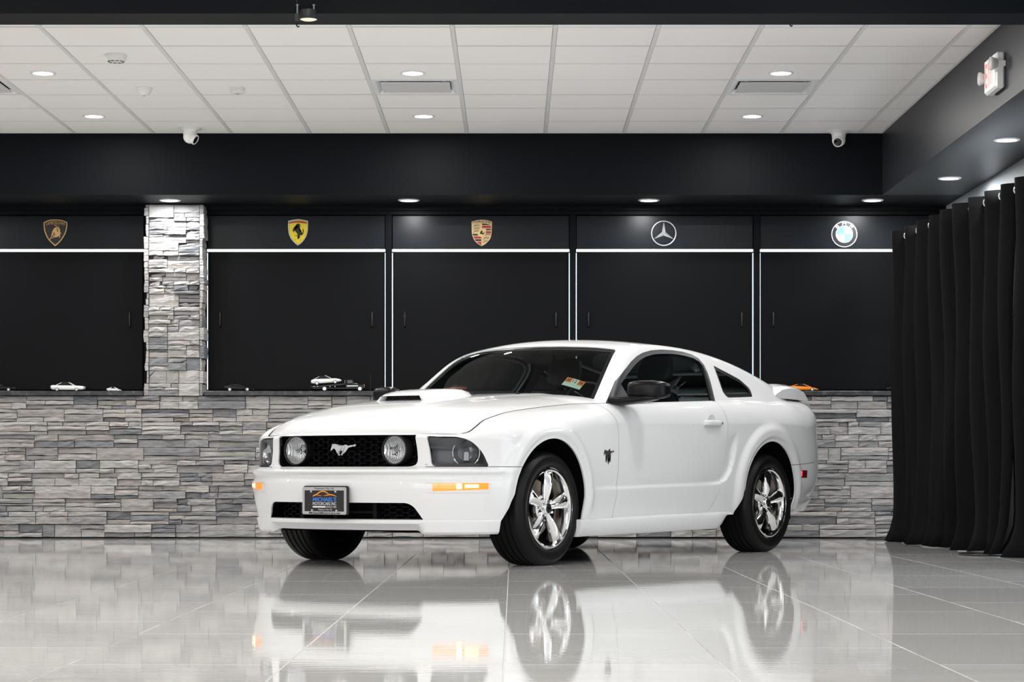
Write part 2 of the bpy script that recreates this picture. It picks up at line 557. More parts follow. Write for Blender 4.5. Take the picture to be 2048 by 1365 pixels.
# added unseen window, its glowing panes brighten the car front and lamps
fill_win = empty('fill_window', (-2.0, FRONT_Y, 0), kind='structure')
for k in range(4):
    xa = -4.6 + k * 2.3
    MB().box(xa + 0.06, xa + 2.24, 0.012, 0.02, 0.35, 2.75).build('pane', mat('fill_window_glow', (0.8, 0.9, 1), 0.2, emit=(0.95, 0.97, 1.0), estr=3.2), fill_win)
for k in range(5):
    xa = -4.6 + k * 2.3
    MB().box(xa - 0.06, xa + 0.06, 0.0, 0.06, 0.25, 2.85).build('window_mullion', M_black, fill_win)
MB().box(-4.66, 4.66, 0, 0.06, 0.25, 0.35).box(-4.66, 4.66, 0, 0.06, 2.75, 2.85).build('window_frame', M_black, fill_win)
# ------------------------------------------------------------------ recessed downlights
_dl = {}
def downlight(x, y, z, watts, label, group, r=0.085, col=(1.0, 0.975, 0.94), spread=None):
    key = round(r, 3)
    if key not in _dl:
        ring = MB().lathe([(r, 0.0), (r, -0.006), (r - 0.006, -0.009), (r * 0.80, -0.009), (r * 0.76, -0.004), (r * 0.74, 0.012)], n=32).mesh('trim_ring')
        ring.materials.append(M_whitemetal); shade(ring, 40)
        lens = MB().lathe([(r * 0.775, -0.0035), (r * 0.5, -0.0055), (0.002, -0.006)], n=32, cap1=True).mesh('lens')
        lens.materials.append(M_lens); shade(lens, 40)
        _dl[key] = (ring, lens)
    t = empty('downlight', (x, y, z), label=label, category='ceiling light', group=group)
    link('trim_ring', _dl[key][0], parent=t)
    link('lens', _dl[key][1], parent=t)
    ld = bpy.data.lights.new('downlight_lamp', 'AREA')
    ld.shape = 'DISK'; ld.size = r * 1.5; ld.energy = watts; ld.color = col
    if spread: ld.spread = spread
    lo = bpy.data.objects.new('lamp', ld); COL.objects.link(lo)
    lo.parent = t; lo.location = (0, 0, -0.012)
    return t

LX = [-5.53, -3.10, -0.665, 1.76]
LYS = [16.99, 15.15, 13.32, 9.66, 7.83, 6.0, 4.17, 2.34, 0.51, -1.32, -3.15]
names_x = {-3.10: 'left', -0.665: 'middle', 1.76: 'right'}
for yy in LYS:
    for xx in LX:
        if xx > -5 and yy > 15:
            lab = '%s recessed downlight of the %s row in the white tiled ceiling' % ({'left': 'leftmost', 'middle': 'middle', 'right': 'rightmost'}[names_x[xx]], 'rear' if yy > 16 else 'front')
            g = 'ceiling tile downlights'
        else:
            lab = 'round recessed downlight in the ceiling outside the picture'
            g = 'ceiling downlights outside the picture'
        downlight(xx, yy, CEIL + 0.001, DOWNLIGHT_W, lab, g)
for xx, lab in [(-4.61, None), (-2.72, 'soffit downlight directly above the stone column'), (-0.83, 'soffit downlight above the left end of the panel with the gold and red crest'),
                (1.07, 'soffit downlight above the panel with the silver three-pointed star'), (2.84, 'soffit downlight in the rear corner above the blue and white roundel')]:
    downlight(xx, 18.2, SOF_Z, SOFFIT_W, lab or 'soffit downlight left of the picture', 'soffit downlights', col=(0.95, 0.98, 1.0))
for yy, lab in [(16.83, 'right-hand soffit downlight farther from the exit sign'), (14.88, 'right-hand soffit downlight below the exit sign at the picture edge'), (12.95, None), (11.0, None), (9.1, None)]:
    downlight(3.19, yy, SOF_Z, SOFFIT_W, lab or 'right soffit downlight outside the picture', 'soffit downlights' if lab else 'soffit downlights outside the picture', col=(0.95, 0.98, 1.0))

# ------------------------------------------------------------------ black panels with glowing strips for leaking daylight
def panel_bay(xl, xr, label, left_leak=True, right_leak=True, handles=()):
    t = empty('wall_panel', ((wx(xl) + wx(xr)) / 2, PAN_Y, LEDGE_Z1), label=label, category='wall panel', group='black wall panels')
    cx = t.location.x; zb = LEDGE_Z1
    a, b = wx(xl) - cx, wx(xr) - cx
    zl = px(0, 501.5, PAN_Y)[2] - zb
    MB().rbox(a + 0.004, b - 0.004, -0.012, 0.028, zl + 0.012, 2.622 - zb, 0.003).build('upper_panel', M_panel_navy, t)
    MB().rbox(a + 0.012, b - 0.012, -0.012, 0.028, 0.018, zl - 0.014, 0.003).build('lower_panel', M_panel, t)
    MB().box(a + 0.004, b - 0.004, -0.013, 0.010, zl - 0.009, zl + 0.009).build('leak_strip', M_gapleak, t)  # glowing strip standing in for daylight that leaks between the panels
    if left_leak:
        MB().box(a + 0.001, a + 0.0075, -0.004, 0.004, 0.02, zl - 0.02).build('edge_leak', M_leak, t)
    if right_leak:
        MB().box(b - 0.0075, b - 0.001, -0.004, 0.004, 0.02, zl - 0.02).build('edge_leak', M_leak, t)
    for hx in handles:
        x, _, z0 = px(hx, 655, PAN_Y); z1 = px(hx, 625, PAN_Y)[2]
        x -= cx; z0 -= zb; z1 -= zb
        MB().tube([(x, -0.014, z0), (x, -0.036, z0 + 0.008), (x, -0.036, z1 - 0.008), (x, -0.014, z1)], 0.007, n=8).build('handle', M_black, t, smooth=50)
    return t
panel_bay(-260, 289, 'black wall panel with the gold bull shield left of the stone column', right_leak=False, handles=(261,))
panel_bay(414, 771.5, 'black wall panel with the yellow prancing horse shield', handles=(441, 745))
panel_bay(784, 1139.5, 'black wall panel with the gold, red and black crest', handles=(810, 1112))
panel_bay(1151.5, 1506.5, 'black wall panel with the silver three-pointed star', handles=(1177, 1483))
panel_bay(1519, 1880, 'black wall panel with the blue and white roundel beside the curtain', handles=(1546,))
# blue light line that leaks along the sill
for k, (a, b) in enumerate([(430, 545), (548, 622), (1625, 1690), (1694, 1776)]):
    MB().box(wx(a), wx(b), PAN_Y - 0.006, PAN_Y + 0.004, px(0, 779.5, PAN_Y)[2], px(0, 777.8, PAN_Y)[2]).build(
        'sill_light_line', M_blueleak, label=['thin blue light line on the ledge beside the black toy coupe', 'thin blue light line on the ledge left of the toy tow truck',
        'thin blue light line on the ledge beside the orange toy car', 'thin blue light line on the ledge next to the curtain'][k], category='light line', group='blue sill light lines')

# ------------------------------------------------------------------ curtains on a rod
M_cloth = mat('black_curtain_cloth', (0.0035, 0.0035, 0.0038), 0.9, spec=0.12)
add_bump(M_cloth, 260, 0.15, 0.002)
ROD_Z, CUR_TOP = 2.312, 2.365
def CUR(y): return 2.93 + 0.075 * (17.72 - y)
def curtain(y0, y1, seed, label, flare=0.0):
    rr = random.Random(seed)
    n = max(2, round((y0 - y1) / 0.37)); per = (y0 - y1) / n
    t = empty('curtain', (CUR((y0 + y1) / 2), (y0 + y1) / 2, 0.0), label=label, category='curtain', group='black eyelet curtains')
    oy = t.location.y
    nu = n * 18; nz = 26
    ph = [rr.uniform(-0.35, 0.35) for _ in range(n + 2)]
    am = [rr.uniform(0.85, 1.2) for _ in range(n + 2)]
    P = []
    for i in range(nu + 1):
        s = i / nu * n; k = int(min(s, n - 1e-6)); fr = s - k
        row = []
        for j in range(nz + 1):
            q = j / nz
            low = q ** 1.6
            a = (am[k] * (1 - fr) + am[k + 1] * fr); p = ph[k] * (1 - fr) + ph[k + 1] * fr
            x = 0.075 * a * (1 - 0.25 * low) * math.sin(2 * math.pi * s + p * low * 2)
            x += 0.022 * low * math.sin(4.1 * math.pi * s + seed) + 0.012 * math.sin(9 * q + k)
            x -= flare * max(0, (q - 0.9) / 0.1) ** 2 * (1 if k % 3 != 1 else 0.2)
            y = y0 - (y0 - y1) * i / nu + 0.05 * low * math.sin(2.0 * s + seed)
            zbot = 0.006 + 0.012 * max(0, math.sin(3.3 * s + seed))
            z = CUR_TOP - (CUR_TOP - zbot) * q
            row.append((x + CUR(y) - t.location.x, y - oy, z))
        P.append(row)
    o = MB().grid(P).build('cloth', M_cloth, t, smooth=70)
    m = o.modifiers.new('thick', 'SOLIDIFY'); m.thickness = 0.004
    for k in range(2 * n):
        s = (k + 0.5) / (2 * n)
        yy = y0 - (y0 - y1) * s - oy
        # eyelet rings, facing along the rod
        ring = [(0.030 * math.cos(a), 0, ROD_Z + 0.030 * math.sin(a)) for a in [2 * math.pi * q / 20 for q in range(20)]]
        g = MB().tube(ring, 0.0065, n=6, closed=True).build('eyelet', M_chrome, t, smooth=60)
        g.location = (CUR(yy + oy) - t.location.x, yy, 0)
    return t
rod = empty('curtain_rod', (CUR(14), 14, ROD_Z), label='dark metal curtain rod along the right-hand wall', category='curtain rod')
RX = lambda y: CUR(14 + y) - CUR(14)
MB().tube([(RX(3.6), 3.6, 0), (RX(-1.9), -1.9, 0)], 0.014, n=12).build('rod', mat('dark_rod_metal', (0.25, 0.25, 0.26), 0.25, metal=1.0), rod, smooth=50)
for yy in (3.55, 0.6, -1.6):
    MB().box(RX(yy), RIGHT_X - CUR(14), yy - 0.01, yy + 0.01, -0.012, 0.012).build('bracket', M_black, rod)
curtain(17.72, 14.52, 3, 'black eyelet curtain hanging nearest the stone wall', 0.06)
curtain(14.55, 12.3, 8, 'black eyelet curtain at the right edge of the picture', 0.09)
# ================================================================== the white coupe
YAW = math.radians(33.8)
SB, CB = math.sin(YAW), math.cos(YAW)
CAR_O = (0.207 - 0.885 * CB, 13.206 + 0.885 * SB, 0.0)
car = empty('coupe_car', CAR_O, math.atan2(-CB, -SB), label='white two-door sports coupe with hood scoop and polished five-spoke wheels', category='car')
# modelling frame: u = metres behind the front axle, v = metres to the driver's side, z = up; mesh x = -u
def L3(u, v, z): return (-u, v, z)

def spline(xs, ys):
    """natural cubic spline through points, vectorised"""
    xs = np.asarray(xs, float); ys = np.asarray(ys, float); n = len(xs)
    hh = np.diff(xs); A = np.zeros((n, n)); b = np.zeros(n)
    A[0, 0] = A[-1, -1] = 1
    for i in range(1, n - 1):
        A[i, i - 1] = hh[i - 1]; A[i, i] = 2 * (hh[i - 1] + hh[i]); A[i, i + 1] = hh[i]
        b[i] = 6 * ((ys[i + 1] - ys[i]) / hh[i] - (ys[i] - ys[i - 1]) / hh[i - 1])
    m = np.linalg.solve(A, b)
    def f(x):
        x = np.asarray(x, float)
        i = np.clip(np.searchsorted(xs, x) - 1, 0, n - 2)
        h_ = hh[i]; a = (xs[i + 1] - x) / h_; c = (x - xs[i]) / h_
        return a * ys[i] + c * ys[i + 1] + ((a ** 3 - a) * m[i] + (c ** 3 - c) * m[i + 1]) * h_ * h_ / 6
    return f

def pchip(xs, ys):
    xs = np.asarray(xs, float); ys = np.asarray(ys, float)
    hh = np.diff(xs); dl = np.diff(ys) / hh; n = len(xs)
    d = np.zeros(n)
    for i in range(1, n - 1):
        if dl[i - 1] * dl[i] > 0:
            w1 = 2 * hh[i] + hh[i - 1]; w2 = hh[i] + 2 * hh[i - 1]
            d[i] = (w1 + w2) / (w1 / dl[i - 1] + w2 / dl[i])
    d[0] = dl[0]; d[-1] = dl[-1]
    def f(x):
        x = np.clip(np.asarray(x, float), xs[0], xs[-1])
        i = np.clip(np.searchsorted(xs, x) - 1, 0, n - 2)
        t = (x - xs[i]) / hh[i]
        return (ys[i] * (1 + 2 * t) * (1 - t) ** 2 + hh[i] * d[i] * t * (1 - t) ** 2 + ys[i + 1] * t * t * (3 - 2 * t) + hh[i] * d[i + 1] * t * t * (t - 1))
    return f

def sstep(a, b, x):
    t = np.clip((np.asarray(x, float) - a) / (b - a), 0, 1)
    return t * t * (3 - 2 * t)

# ---- materials
M_paint = mat('white_car_paint', (0.70, 0.705, 0.71), 0.5, spec=0.1, coat=1.0)
bsdf(M_paint).inputs['Coat IOR'].default_value = 1.42
M_cblack = mat('car_black_trim', (0.010, 0.010, 0.011), 0.42)
M_satin = mat('car_satin_black', (0.004, 0.004, 0.0045), 0.3, spec=0.2)
M_under = mat('underbody_black', (0.004, 0.004, 0.004), 0.8, spec=0.1)
M_rubber = mat('tyre_rubber', (0.005, 0.005, 0.005), 0.45, spec=0.22)
M_polish = mat('polished_alloy', (0.90, 0.90, 0.90), 0.09, metal=1.0)
M_alloy_dark = mat('grey_cast_metal', (0.16, 0.155, 0.15), 0.4, metal=0.8)
M_amber = mat('amber_lens_lit', (0.5, 0.12, 0.005), 0.15, emit=(1.0, 0.30, 0.012), estr=0.9, coat=1.0)
M_amber_hot = mat('amber_bulb_lit', (1, 0.8, 0.4), 0.2, emit=(1.0, 0.80, 0.42), estr=2.6)
M_red = mat('red_lens', (0.16, 0.004, 0.006), 0.12, coat=1.0)
M_red_hot = mat('red_bulb_lit', (0.8, 0.02, 0.03), 0.2, emit=(1.0, 0.03, 0.05), estr=2.6)

def glass_mat(name, tint, ior=1.5, rough=0.0, gloss=1.0):
    m = bpy.data.materials.new(name); m.use_nodes = True
    nt = m.node_tree; nt.nodes.clear()
    out = nt.nodes.new('ShaderNodeOutputMaterial'); tr = nt.nodes.new('ShaderNodeBsdfTransparent'); gl = nt.nodes.new('ShaderNodeBsdfGlossy')
    fr = nt.nodes.new('ShaderNodeFresnel'); mx = nt.nodes.new('ShaderNodeMixShader')
    tr.inputs[0].default_value = (*tint, 1); gl.inputs['Roughness'].default_value = rough; gl.inputs[0].default_value = (gloss, gloss, gloss, 1)
    fr.inputs['IOR'].default_value = ior
    ge = nt.nodes.new('ShaderNodeNewGeometry'); sb = nt.nodes.new('ShaderNodeMath'); sb.operation = 'SUBTRACT'; sb.inputs[0].default_value = 1.0
    ml = nt.nodes.new('ShaderNodeMath'); ml.operation = 'MULTIPLY'
    nt.links.new(ge.outputs['Backfacing'], sb.inputs[1]); nt.links.new(fr.outputs[0], ml.inputs[0]); nt.links.new(sb.outputs[0], ml.inputs[1])
    nt.links.new(ml.outputs[0], mx.inputs[0]); nt.links.new(tr.outputs[0], mx.inputs[1]); nt.links.new(gl.outputs[0], mx.inputs[2]); nt.links.new(mx.outputs[0], out.inputs[0])
    return m
M_glass = glass_mat('tinted_car_glass', (0.74, 0.79, 0.78), 1.11)
M_glass_side = glass_mat('dark_tinted_car_glass', (0.64, 0.70, 0.70), 1.3)
M_clear = glass_mat('clear_lamp_lens', (0.86, 0.87, 0.88), 1.4)
M_smoke = glass_mat('smoked_lamp_lens', (0.88, 0.89, 0.90), 1.2)

# ---- boolean helper in a private scene
TMP = bpy.data.scenes.new('tmp_boolean')
def boolean(me_a, me_b, op):
    a = bpy.data.objects.new('a', me_a); b = bpy.data.objects.new('b', me_b)
    TMP.collection.objects.link(a); TMP.collection.objects.link(b)
    m = a.modifiers.new('b', 'BOOLEAN'); m.operation = op; m.object = b; m.solver = 'MANIFOLD'
    vl = TMP.view_layers[0]; vl.update()
    dg = vl.depsgraph
    res = bpy.data.meshes.new_from_object(a.evaluated_get(dg), depsgraph=dg)
    bpy.data.objects.remove(a); bpy.data.objects.remove(b)
    return res
def cut(me, *prisms):
    for p in prisms: me = boolean(me, p, 'DIFFERENCE')
    return me
def keep(me, p): return boolean(me, p, 'INTERSECT')

def tri_outward(me):
    bm = bmesh.new(); bm.from_mesh(me)
    bmesh.ops.recalc_face_normals(bm, faces=bm.faces)
    bmesh.ops.triangulate(bm, faces=[f for f in bm.faces if len(f.verts) > 4])
    bm.to_mesh(me); bm.free()
    return me
def side_prism(poly, v0=0.45, v1=1.3, sgn=1):
    """cutter from a side-view outline (u, z)"""
    return tri_outward(MB().prism(poly, lambda u, z: L3(u, sgn * v0, z), lambda u, z: L3(u, sgn * v1, z)).mesh('c'))
def front_prism(poly, u0=-1.3, u1=-0.35):
    """cutter from a front-view outline (v, z)"""
    return tri_outward(MB().prism(poly, lambda v, z: L3(u0, v, z), lambda v, z: L3(u1, v, z)).mesh('c'))
def top_prism(poly, z0=0.5, z1=2.0):
    return tri_outward(MB().prism(poly, lambda u, v: L3(u, v, z0), lambda u, v: L3(u, v, z1)).mesh('c'))
def mirror_v(poly): return [(-v, z) for v, z in poly][::-1]

def roundpoly(pts, rad, n=5):
    """round the corners of a polygon; rad: number or list"""
    out = []; m = len(pts)
    for i in range(m):
        p = Vector(pts[i]); a = Vector(pts[i - 1]); b = Vector(pts[(i + 1) % m])
        r = rad[i] if isinstance(rad, (list, tuple)) else rad
        if r <= 0: out.append(tuple(p)); continue
        da = (a - p); db = (b - p)
        r1 = min(r, da.length * 0.49, db.length * 0.49)
        s, e = p + da.normalized() * r1, p + db.normalized() * r1
        for k in range(n + 1):
            t = k / n
            out.append(tuple((1 - t) ** 2 * s + 2 * t * (1 - t) * p + t * t * e))
    return out

def inset(poly, d):
    """offset a polygon inwards by d (outwards if negative)"""
    n = len(poly); area = sum(poly[i][0] * poly[(i + 1) % n][1] - poly[(i + 1) % n][0] * poly[i][1] for i in range(n))
    s = 1 if area > 0 else -1
    out = []
    for i in range(n):
        p = Vector(poly[i]); a = Vector(poly[i - 1]); b = Vector(poly[(i + 1) % n])
        e1 = (p - a); e2 = (b - p)
        if e1.length < 1e-7 or e2.length < 1e-7: continue
        e1.normalize(); e2.normalize()
        n1 = Vector((-e1.y, e1.x)) * s; n2 = Vector((-e2.y, e2.x)) * s
        q = (n1 + n2); q = q / max(0.4, q.dot(n1)) if q.length > 1e-6 else n1
        out.append(tuple(p + q * d))
    return out

class Surf:
    """a dense surface grid, its thick shell and a lookup that restores smooth normals after cutting"""
    def __init__(s, P, close_u=False, thick=0.012, lift=0.0):
        P = np.asarray(P, float)
        s.P = P; nu, nv, _ = P.shape
        du = np.roll(P, -1, 0) - np.roll(P, 1, 0)
        if not close_u:
            du[0] = P[1] - P[0]; du[-1] = P[-1] - P[-2]
        dv = np.gradient(P, axis=1)
        nrm = np.cross(du, dv); nrm /= np.maximum(np.linalg.norm(nrm, axis=2, keepdims=True), 1e-12)
        s.nrm = nrm; s.close = close_u; s.thick = thick
    def orient(s, test):
        """flip normals so that test(point, normal) summed is positive"""
        c = s.P.reshape(-1, 3); n = s.nrm.reshape(-1, 3)
        if test(c, n) < 0: s.nrm = -s.nrm
        return s
    def shell(s, lift=0.0, thick=None):
        th = s.thick if thick is None else thick
        A = s.P + s.nrm * lift; B = s.P + s.nrm * (lift - th)
        nu, nv, _ = A.shape
        vs = np.concatenate([A.reshape(-1, 3), B.reshape(-1, 3)]).tolist(); o = nu * nv
        fs = []
        for i in range(nu if s.close else nu - 1):
            i2 = (i + 1) % nu
            for j in range(nv - 1):
                a, b, c, d = i * nv + j, i * nv + j + 1, i2 * nv + j + 1, i2 * nv + j
                fs.append((a, b, c, d)); fs.append((o + a, o + d, o + c, o + b))
            for j in (0, nv - 1):
                a, d = i * nv + j, i2 * nv + j
                fs.append((a, d, o + d, o + a) if j == 0 else (d, a, o + a, o + d))
        if not s.close:
            for i in (0, nu - 1):
                for j in range(nv - 1):
                    a, b = i * nv + j, i * nv + j + 1
                    fs.append((b, a, o + a, o + b) if i == 0 else (a, b, o + b, o + a))
        me = bpy.data.meshes.new('shell'); me.from_pydata(vs, [], fs); me.update()
        bm = bmesh.new(); bm.from_mesh(me); bmesh.ops.recalc_face_normals(bm, faces=bm.faces); bm.to_mesh(me); bm.free()
        return me
    def restore(s, me, lift=0.0, eps=0.0016):
        """custom split normals on the outer skin of a cut shell"""
        if not hasattr(s, '_bvh') or s._lift != lift:
            A = s.P + s.nrm * lift
            nu, nv, _ = A.shape
            tris = []
            for i in range(nu if s.close else nu - 1):
                i2 = (i + 1) % nu
                for j in range(nv - 1):
                    a, b, c, d = i * nv + j, i * nv + j + 1, i2 * nv + j + 1, i2 * nv + j
                    tris.append((a, b, c)); tris.append((a, c, d))
            s._v = A.reshape(-1, 3); s._n = s.nrm.reshape(-1, 3); s._t = tris; s._lift = lift
            s._bvh = BVHTree.FromPolygons(s._v.tolist(), tris)
        nl = len(me.loops)
        me.polygons.foreach_set('use_smooth', np.ones(len(me.polygons), bool))
        cache = {}
        out = np.zeros((nl, 3))
        for p in me.polygons:
            fn = np.array(p.normal)
            for li in p.loop_indices:
                vi = me.loops[li].vertex_index
                if vi not in cache:
                    loc, n_, ti, dist = s._bvh.find_nearest(me.vertices[vi].co)
                    if ti is None or dist > eps: cache[vi] = None
                    else:
                        a, b, c = s._t[ti]
                        w = bary(s._v[a], s._v[b], s._v[c], np.array(loc))
                        q = w[0] * s._n[a] + w[1] * s._n[b] + w[2] * s._n[c]
                        cache[vi] = q / max(np.linalg.norm(q), 1e-9)
                q = cache[vi]
                out[li] = q if (q is not None and q @ fn > 0.5) else fn
        me.normals_split_custom_set(out.tolist())
        return me

def bary(a, b, c, p):
    v0, v1, v2 = b - a, c - a, p - a
    d00, d01, d11, d20, d21 = v0 @ v0, v0 @ v1, v1 @ v1, v2 @ v0, v2 @ v1
    dn = d00 * d11 - d01 * d01
    if abs(dn) < 1e-18: return (1, 0, 0)
    v = (d11 * d20 - d01 * d21) / dn; w = (d00 * d21 - d01 * d20) / dn
    return (1 - v - w, v, w)

# ---- lower body: a ring of plan outlines
#       u      v     zb    zt    rv    rz
CT = [(-0.935, 0.00, .262, .757, .030, .024),
      (-0.925, 0.20, .262, .757, .030, .024),
      (-0.892, 0.36, .262, .756, .030, .024),
      (-0.838, 0.50, .262, .752, .032, .024),
      (-0.780, 0.61, .262, .748, .034, .026),
      (-0.722, 0.70, .262, .746, .036, .028),
      (-0.664, 0.775, .262, .754, .050, .040),
      (-0.603, 0.833, .262, .786, .088, .070),
      (-0.520, 0.878, .262, .815, .132, .100),
      (-0.400, 0.904, .262, .843, .168, .130),
      (-0.200, 0.919, .262, .878, .198, .155),
      (0.000, 0.925, .255, .900, .205, .165),
      (0.300, 0.919, .250, .926, .200, .140),
      (0.550, 0.911, .250, .944, .186, .125),
      (0.720, 0.907, .250, .950, .125, .120),
      (0.900, 0.905, .250, .955, .095, .122),
      (1.400, 0.905, .250, .975, .090, .135),
      (2.000, 0.908, .255, .998, .090, .148),
      (2.350, 0.914, .262, 1.013, .115, .156),
      (2.700, 0.918, .270, 1.030, .165, .167),
      (3.000, 0.913, .280, 1.040, .205, .178),
      (3.250, 0.898, .285, 1.045, .205, .190),
      (3.450, 0.868, .288, 1.045, .185, .180),
      (3.600, 0.812, .290, 1.042, .150, .150),
      (3.700, 0.715, .290, 1.040, .110, .120),
      (3.765, 0.500, .290, 1.040, .085, .100),
      (3.795, 0.250, .290, 1.040, .080, .100),
      (3.805, 0.000, .290, 1.040, .080, .100)]
CT = np.array(CT)
_pl = np.concatenate([CT[:, :2], CT[-2::-1, :2] * [1, -1]])        # all the way round for smooth ends
_pl = np.concatenate([(CT[1:4, :2] * [1, -1])[::-1], _pl[:len(CT) + 3]])
_d = np.concatenate([[0], np.cumsum(np.linalg.norm(np.diff(_pl, axis=0), axis=1))])
_s0 = _d[3]
CU, CV = spline(_d - _s0, _pl[:, 0]), spline(_d - _s0, _pl[:, 1])
_dc = (_d - _s0)[3:3 + len(CT)]
PLEN = _dc[-1]
Fzb, Fzt, Frv, Frz = [pchip(_dc, CT[:, k]) for k in (2, 3, 4, 5)]
Ff = pchip([.15, .20, .262, .30, .40, .46, .480, .500, .522, .536, .546, .80], [.09, .070, .044, .034, .013, .006, .007, .017, .014, .001, 0, .002])
Ffu = pchip([.50, .540, .549, .563, .580, .65, .72, .80], [0, 0, .003, .034, .048, .050, .045, .04])
Fs = pchip([.15, .25, .35, .44, .55, .65, .75, .85], [.05, .030, .018, .010, .006, .002, 0, 0])
Fr = pchip([.25, .279, .34, .43, .55, .69, .80, 1.1], [.17, .14, .075, .024, 0, .002, .010, .02])
ARCH_F = (-0.02, 0.358); ARCH_R = (2.69, 0.368); RA = 0.372
SC = np.array([(0.36, .440), (0.8, .446), (1.4, .456), (1.88, .463), (2.00, .470), (2.08, .492), (2.135, .54), (2.17, .61), (2.195, .70), (2.21, .80)])
def scoop_line(u, z):
    """side scoop: sunk surface above and ahead of the crease line"""
    A = SC[:-1]; B = SC[1:]; d = B - A; L2 = (d ** 2).sum(1)
    p = np.stack([u, z], -1)[..., None, :]
    t = np.clip(((p - A) * d).sum(-1) / L2, 0, 1)
    q = p - (A + t[..., None] * d)
    dist = np.sqrt((q ** 2).sum(-1)); k = dist.argmin(-1)
    dm = np.take_along_axis(dist, k[..., None], -1)[..., 0]
    cr = d[..., 0] * q[..., 1] - d[..., 1] * q[..., 0]
    sg = np.sign(np.take_along_axis(cr, k[..., None], -1)[..., 0])
    sd = dm * sg                                   # > 0 above / ahead of the line
    fade = sstep(0.34, 0.60, u) * (1 - sstep(0.70, 0.80, z) * sstep(1.8, 2.1, u))
    amp = 0.012 + 0.016 * sstep(1.5, 2.15, u)
    return fade * amp * sstep(-0.008, 0.010, sd) * np.exp(-np.maximum(sd, 0) / (0.055 + 0.03 * sstep(1.5, 2.1, u)))
def flare(u, z):
    out = np.zeros_like(u)
    for (a, b), amp, w in ((ARCH_F, 0.020, .115), (ARCH_R, 0.024, .135)):
        rho = np.hypot(u - a, z - b)
        r = amp * (1 - sstep(RA + w * 0.55, RA + w, rho)) - 0.012 * (1 - sstep(RA + 0.018, RA + 0.036, rho))
        low = sstep(0.22, 0.40, z)
        out = out + r * low * sstep(-0.62, -0.50, u)
    return out
def body_pt(p, t):
    """p: arc length from the front centre, t: 0..1 up the side then over the shoulder"""
    s = np.abs(p); sg = np.where(p < 0, -1.0, 1.0)
    u0, v0 = CU(s), CV(s)
    e = 1e-3
    tu, tv = CU(s + e) - CU(s - e), CV(s + e) - CV(s - e)
    l = np.hypot(tu, tv); nu_, nv_ = -tv / l, tu / l          # outward normal in (u, v)
    zb, zt, rv, rz = Fzb(s), Fzt(s), Frv(s), Frz(s)
    TS = 0.80
    k = np.clip(t / TS, 0, 1); z1 = zb + (zt - rz - zb) * k
    t0 = math.radians(15) * sstep(0.40, 0.75, u0) * (1 - sstep(3.3, 3.6, u0)); t1 = np.radians(64 + 16 * sstep(0.45, 0.80, u0) - 0 * u0)      # faint shoulder crease
    th = t0 + np.clip((t - TS) / (1 - TS), 0, 1) * (t1 - t0)
    z = np.where(t <= TS, z1, zt - rz + rz * (np.sin(th) - np.sin(t0)) / (np.sin(t1) - np.sin(t0)))
    ins = np.where(t <= TS, 0, rv * (np.cos(t0) - np.cos(th)) / (np.cos(t0) - np.cos(t1)))
    wf = 1 - sstep(-0.66, -0.30, u0); wr = sstep(3.05, 3.50, u0); ws = np.clip(1 - wf - wr, 0, 1)
    base = wf * (Ff(z) + Ffu(z) * (1.0 + 0.85 * (1 - sstep(0.36, 0.74, v0)))) + ws * Fs(z) + wr * Fr(z)
    ins = ins + base + ws * (scoop_line(u0, z) - flare(u0, z) * (1 - sstep(TS + .02, 1.0, t)))
    u = u0 - nu_ * ins; v = v0 - nv_ * ins
    return np.stack([-u, v * sg, z], -1)

NC, NR = 330, 92
ps = np.concatenate([np.linspace(-PLEN, PLEN, 2 * NC + 1)[:-1]])
ts = np.concatenate([np.linspace(0, 0.8, 72)[:-1], np.linspace(0.8, 1.0, NR - 71)])
PP, TT = np.meshgrid(ps, ts, indexing='ij')
S_body = Surf(body_pt(PP, TT), close_u=True, thick=0.010)
S_body.orient(lambda c, n: ((c - [-1.42, 0, 0.55]) * n).sum())

# ---- openings in the lower body
def arc_poly(c, R_, a0, a1, n=28): return [(c[0] + R_ * math.cos(math.radians(a0 + (a1 - a0) * k / n)), c[1] + R_ * math.sin(math.radians(a0 + (a1 - a0) * k / n))) for k in range(n + 1)]
ARCHF = [(0.345, 0.10), (0.340, 0.30)] + arc_poly((-0.02, 0.362), 0.368, 5, 172) + [(-0.425, 0.34), (-0.462, 0.262), (-0.50, 0.10)]
ARCHR = [(3.015, 0.10), (3.03, 0.30)] + arc_poly((2.685, 0.374), 0.368, 0, 172) + [(2.285, 0.37), (2.215, 0.275), (2.17, 0.10)]
GR = roundpoly([(-.490, .7445), (.490, .7445), (.505, .567), (-.505, .567)], [.006, .006, .05, .05], 8)
LG = roundpoly([(-.500, .366), (.500, .366), (.548, .270), (-.548, .270)], [.045, .045, .008, .008], 8)
HL = roundpoly([(.550, .737), (.695, .733), (.757, .717), (.803, .655), (.830, .567), (.575, .567)], [.004, .01, .04, .04, .006, .03], 6)
body = S_body.shell()
body = cut(body, side_prism(ARCHF, .3, 1.3, 1), side_prism(ARCHF, .3, 1.3, -1), side_prism(ARCHR, .3, 1.3, 1), side_prism(ARCHR, .3, 1.3, -1),
           front_prism(GR, -1.3, -.5), front_prism(LG, -1.3, -.5), front_prism(HL, -1.3, -.36), front_prism(mirror_v(HL), -1.3, -.36))

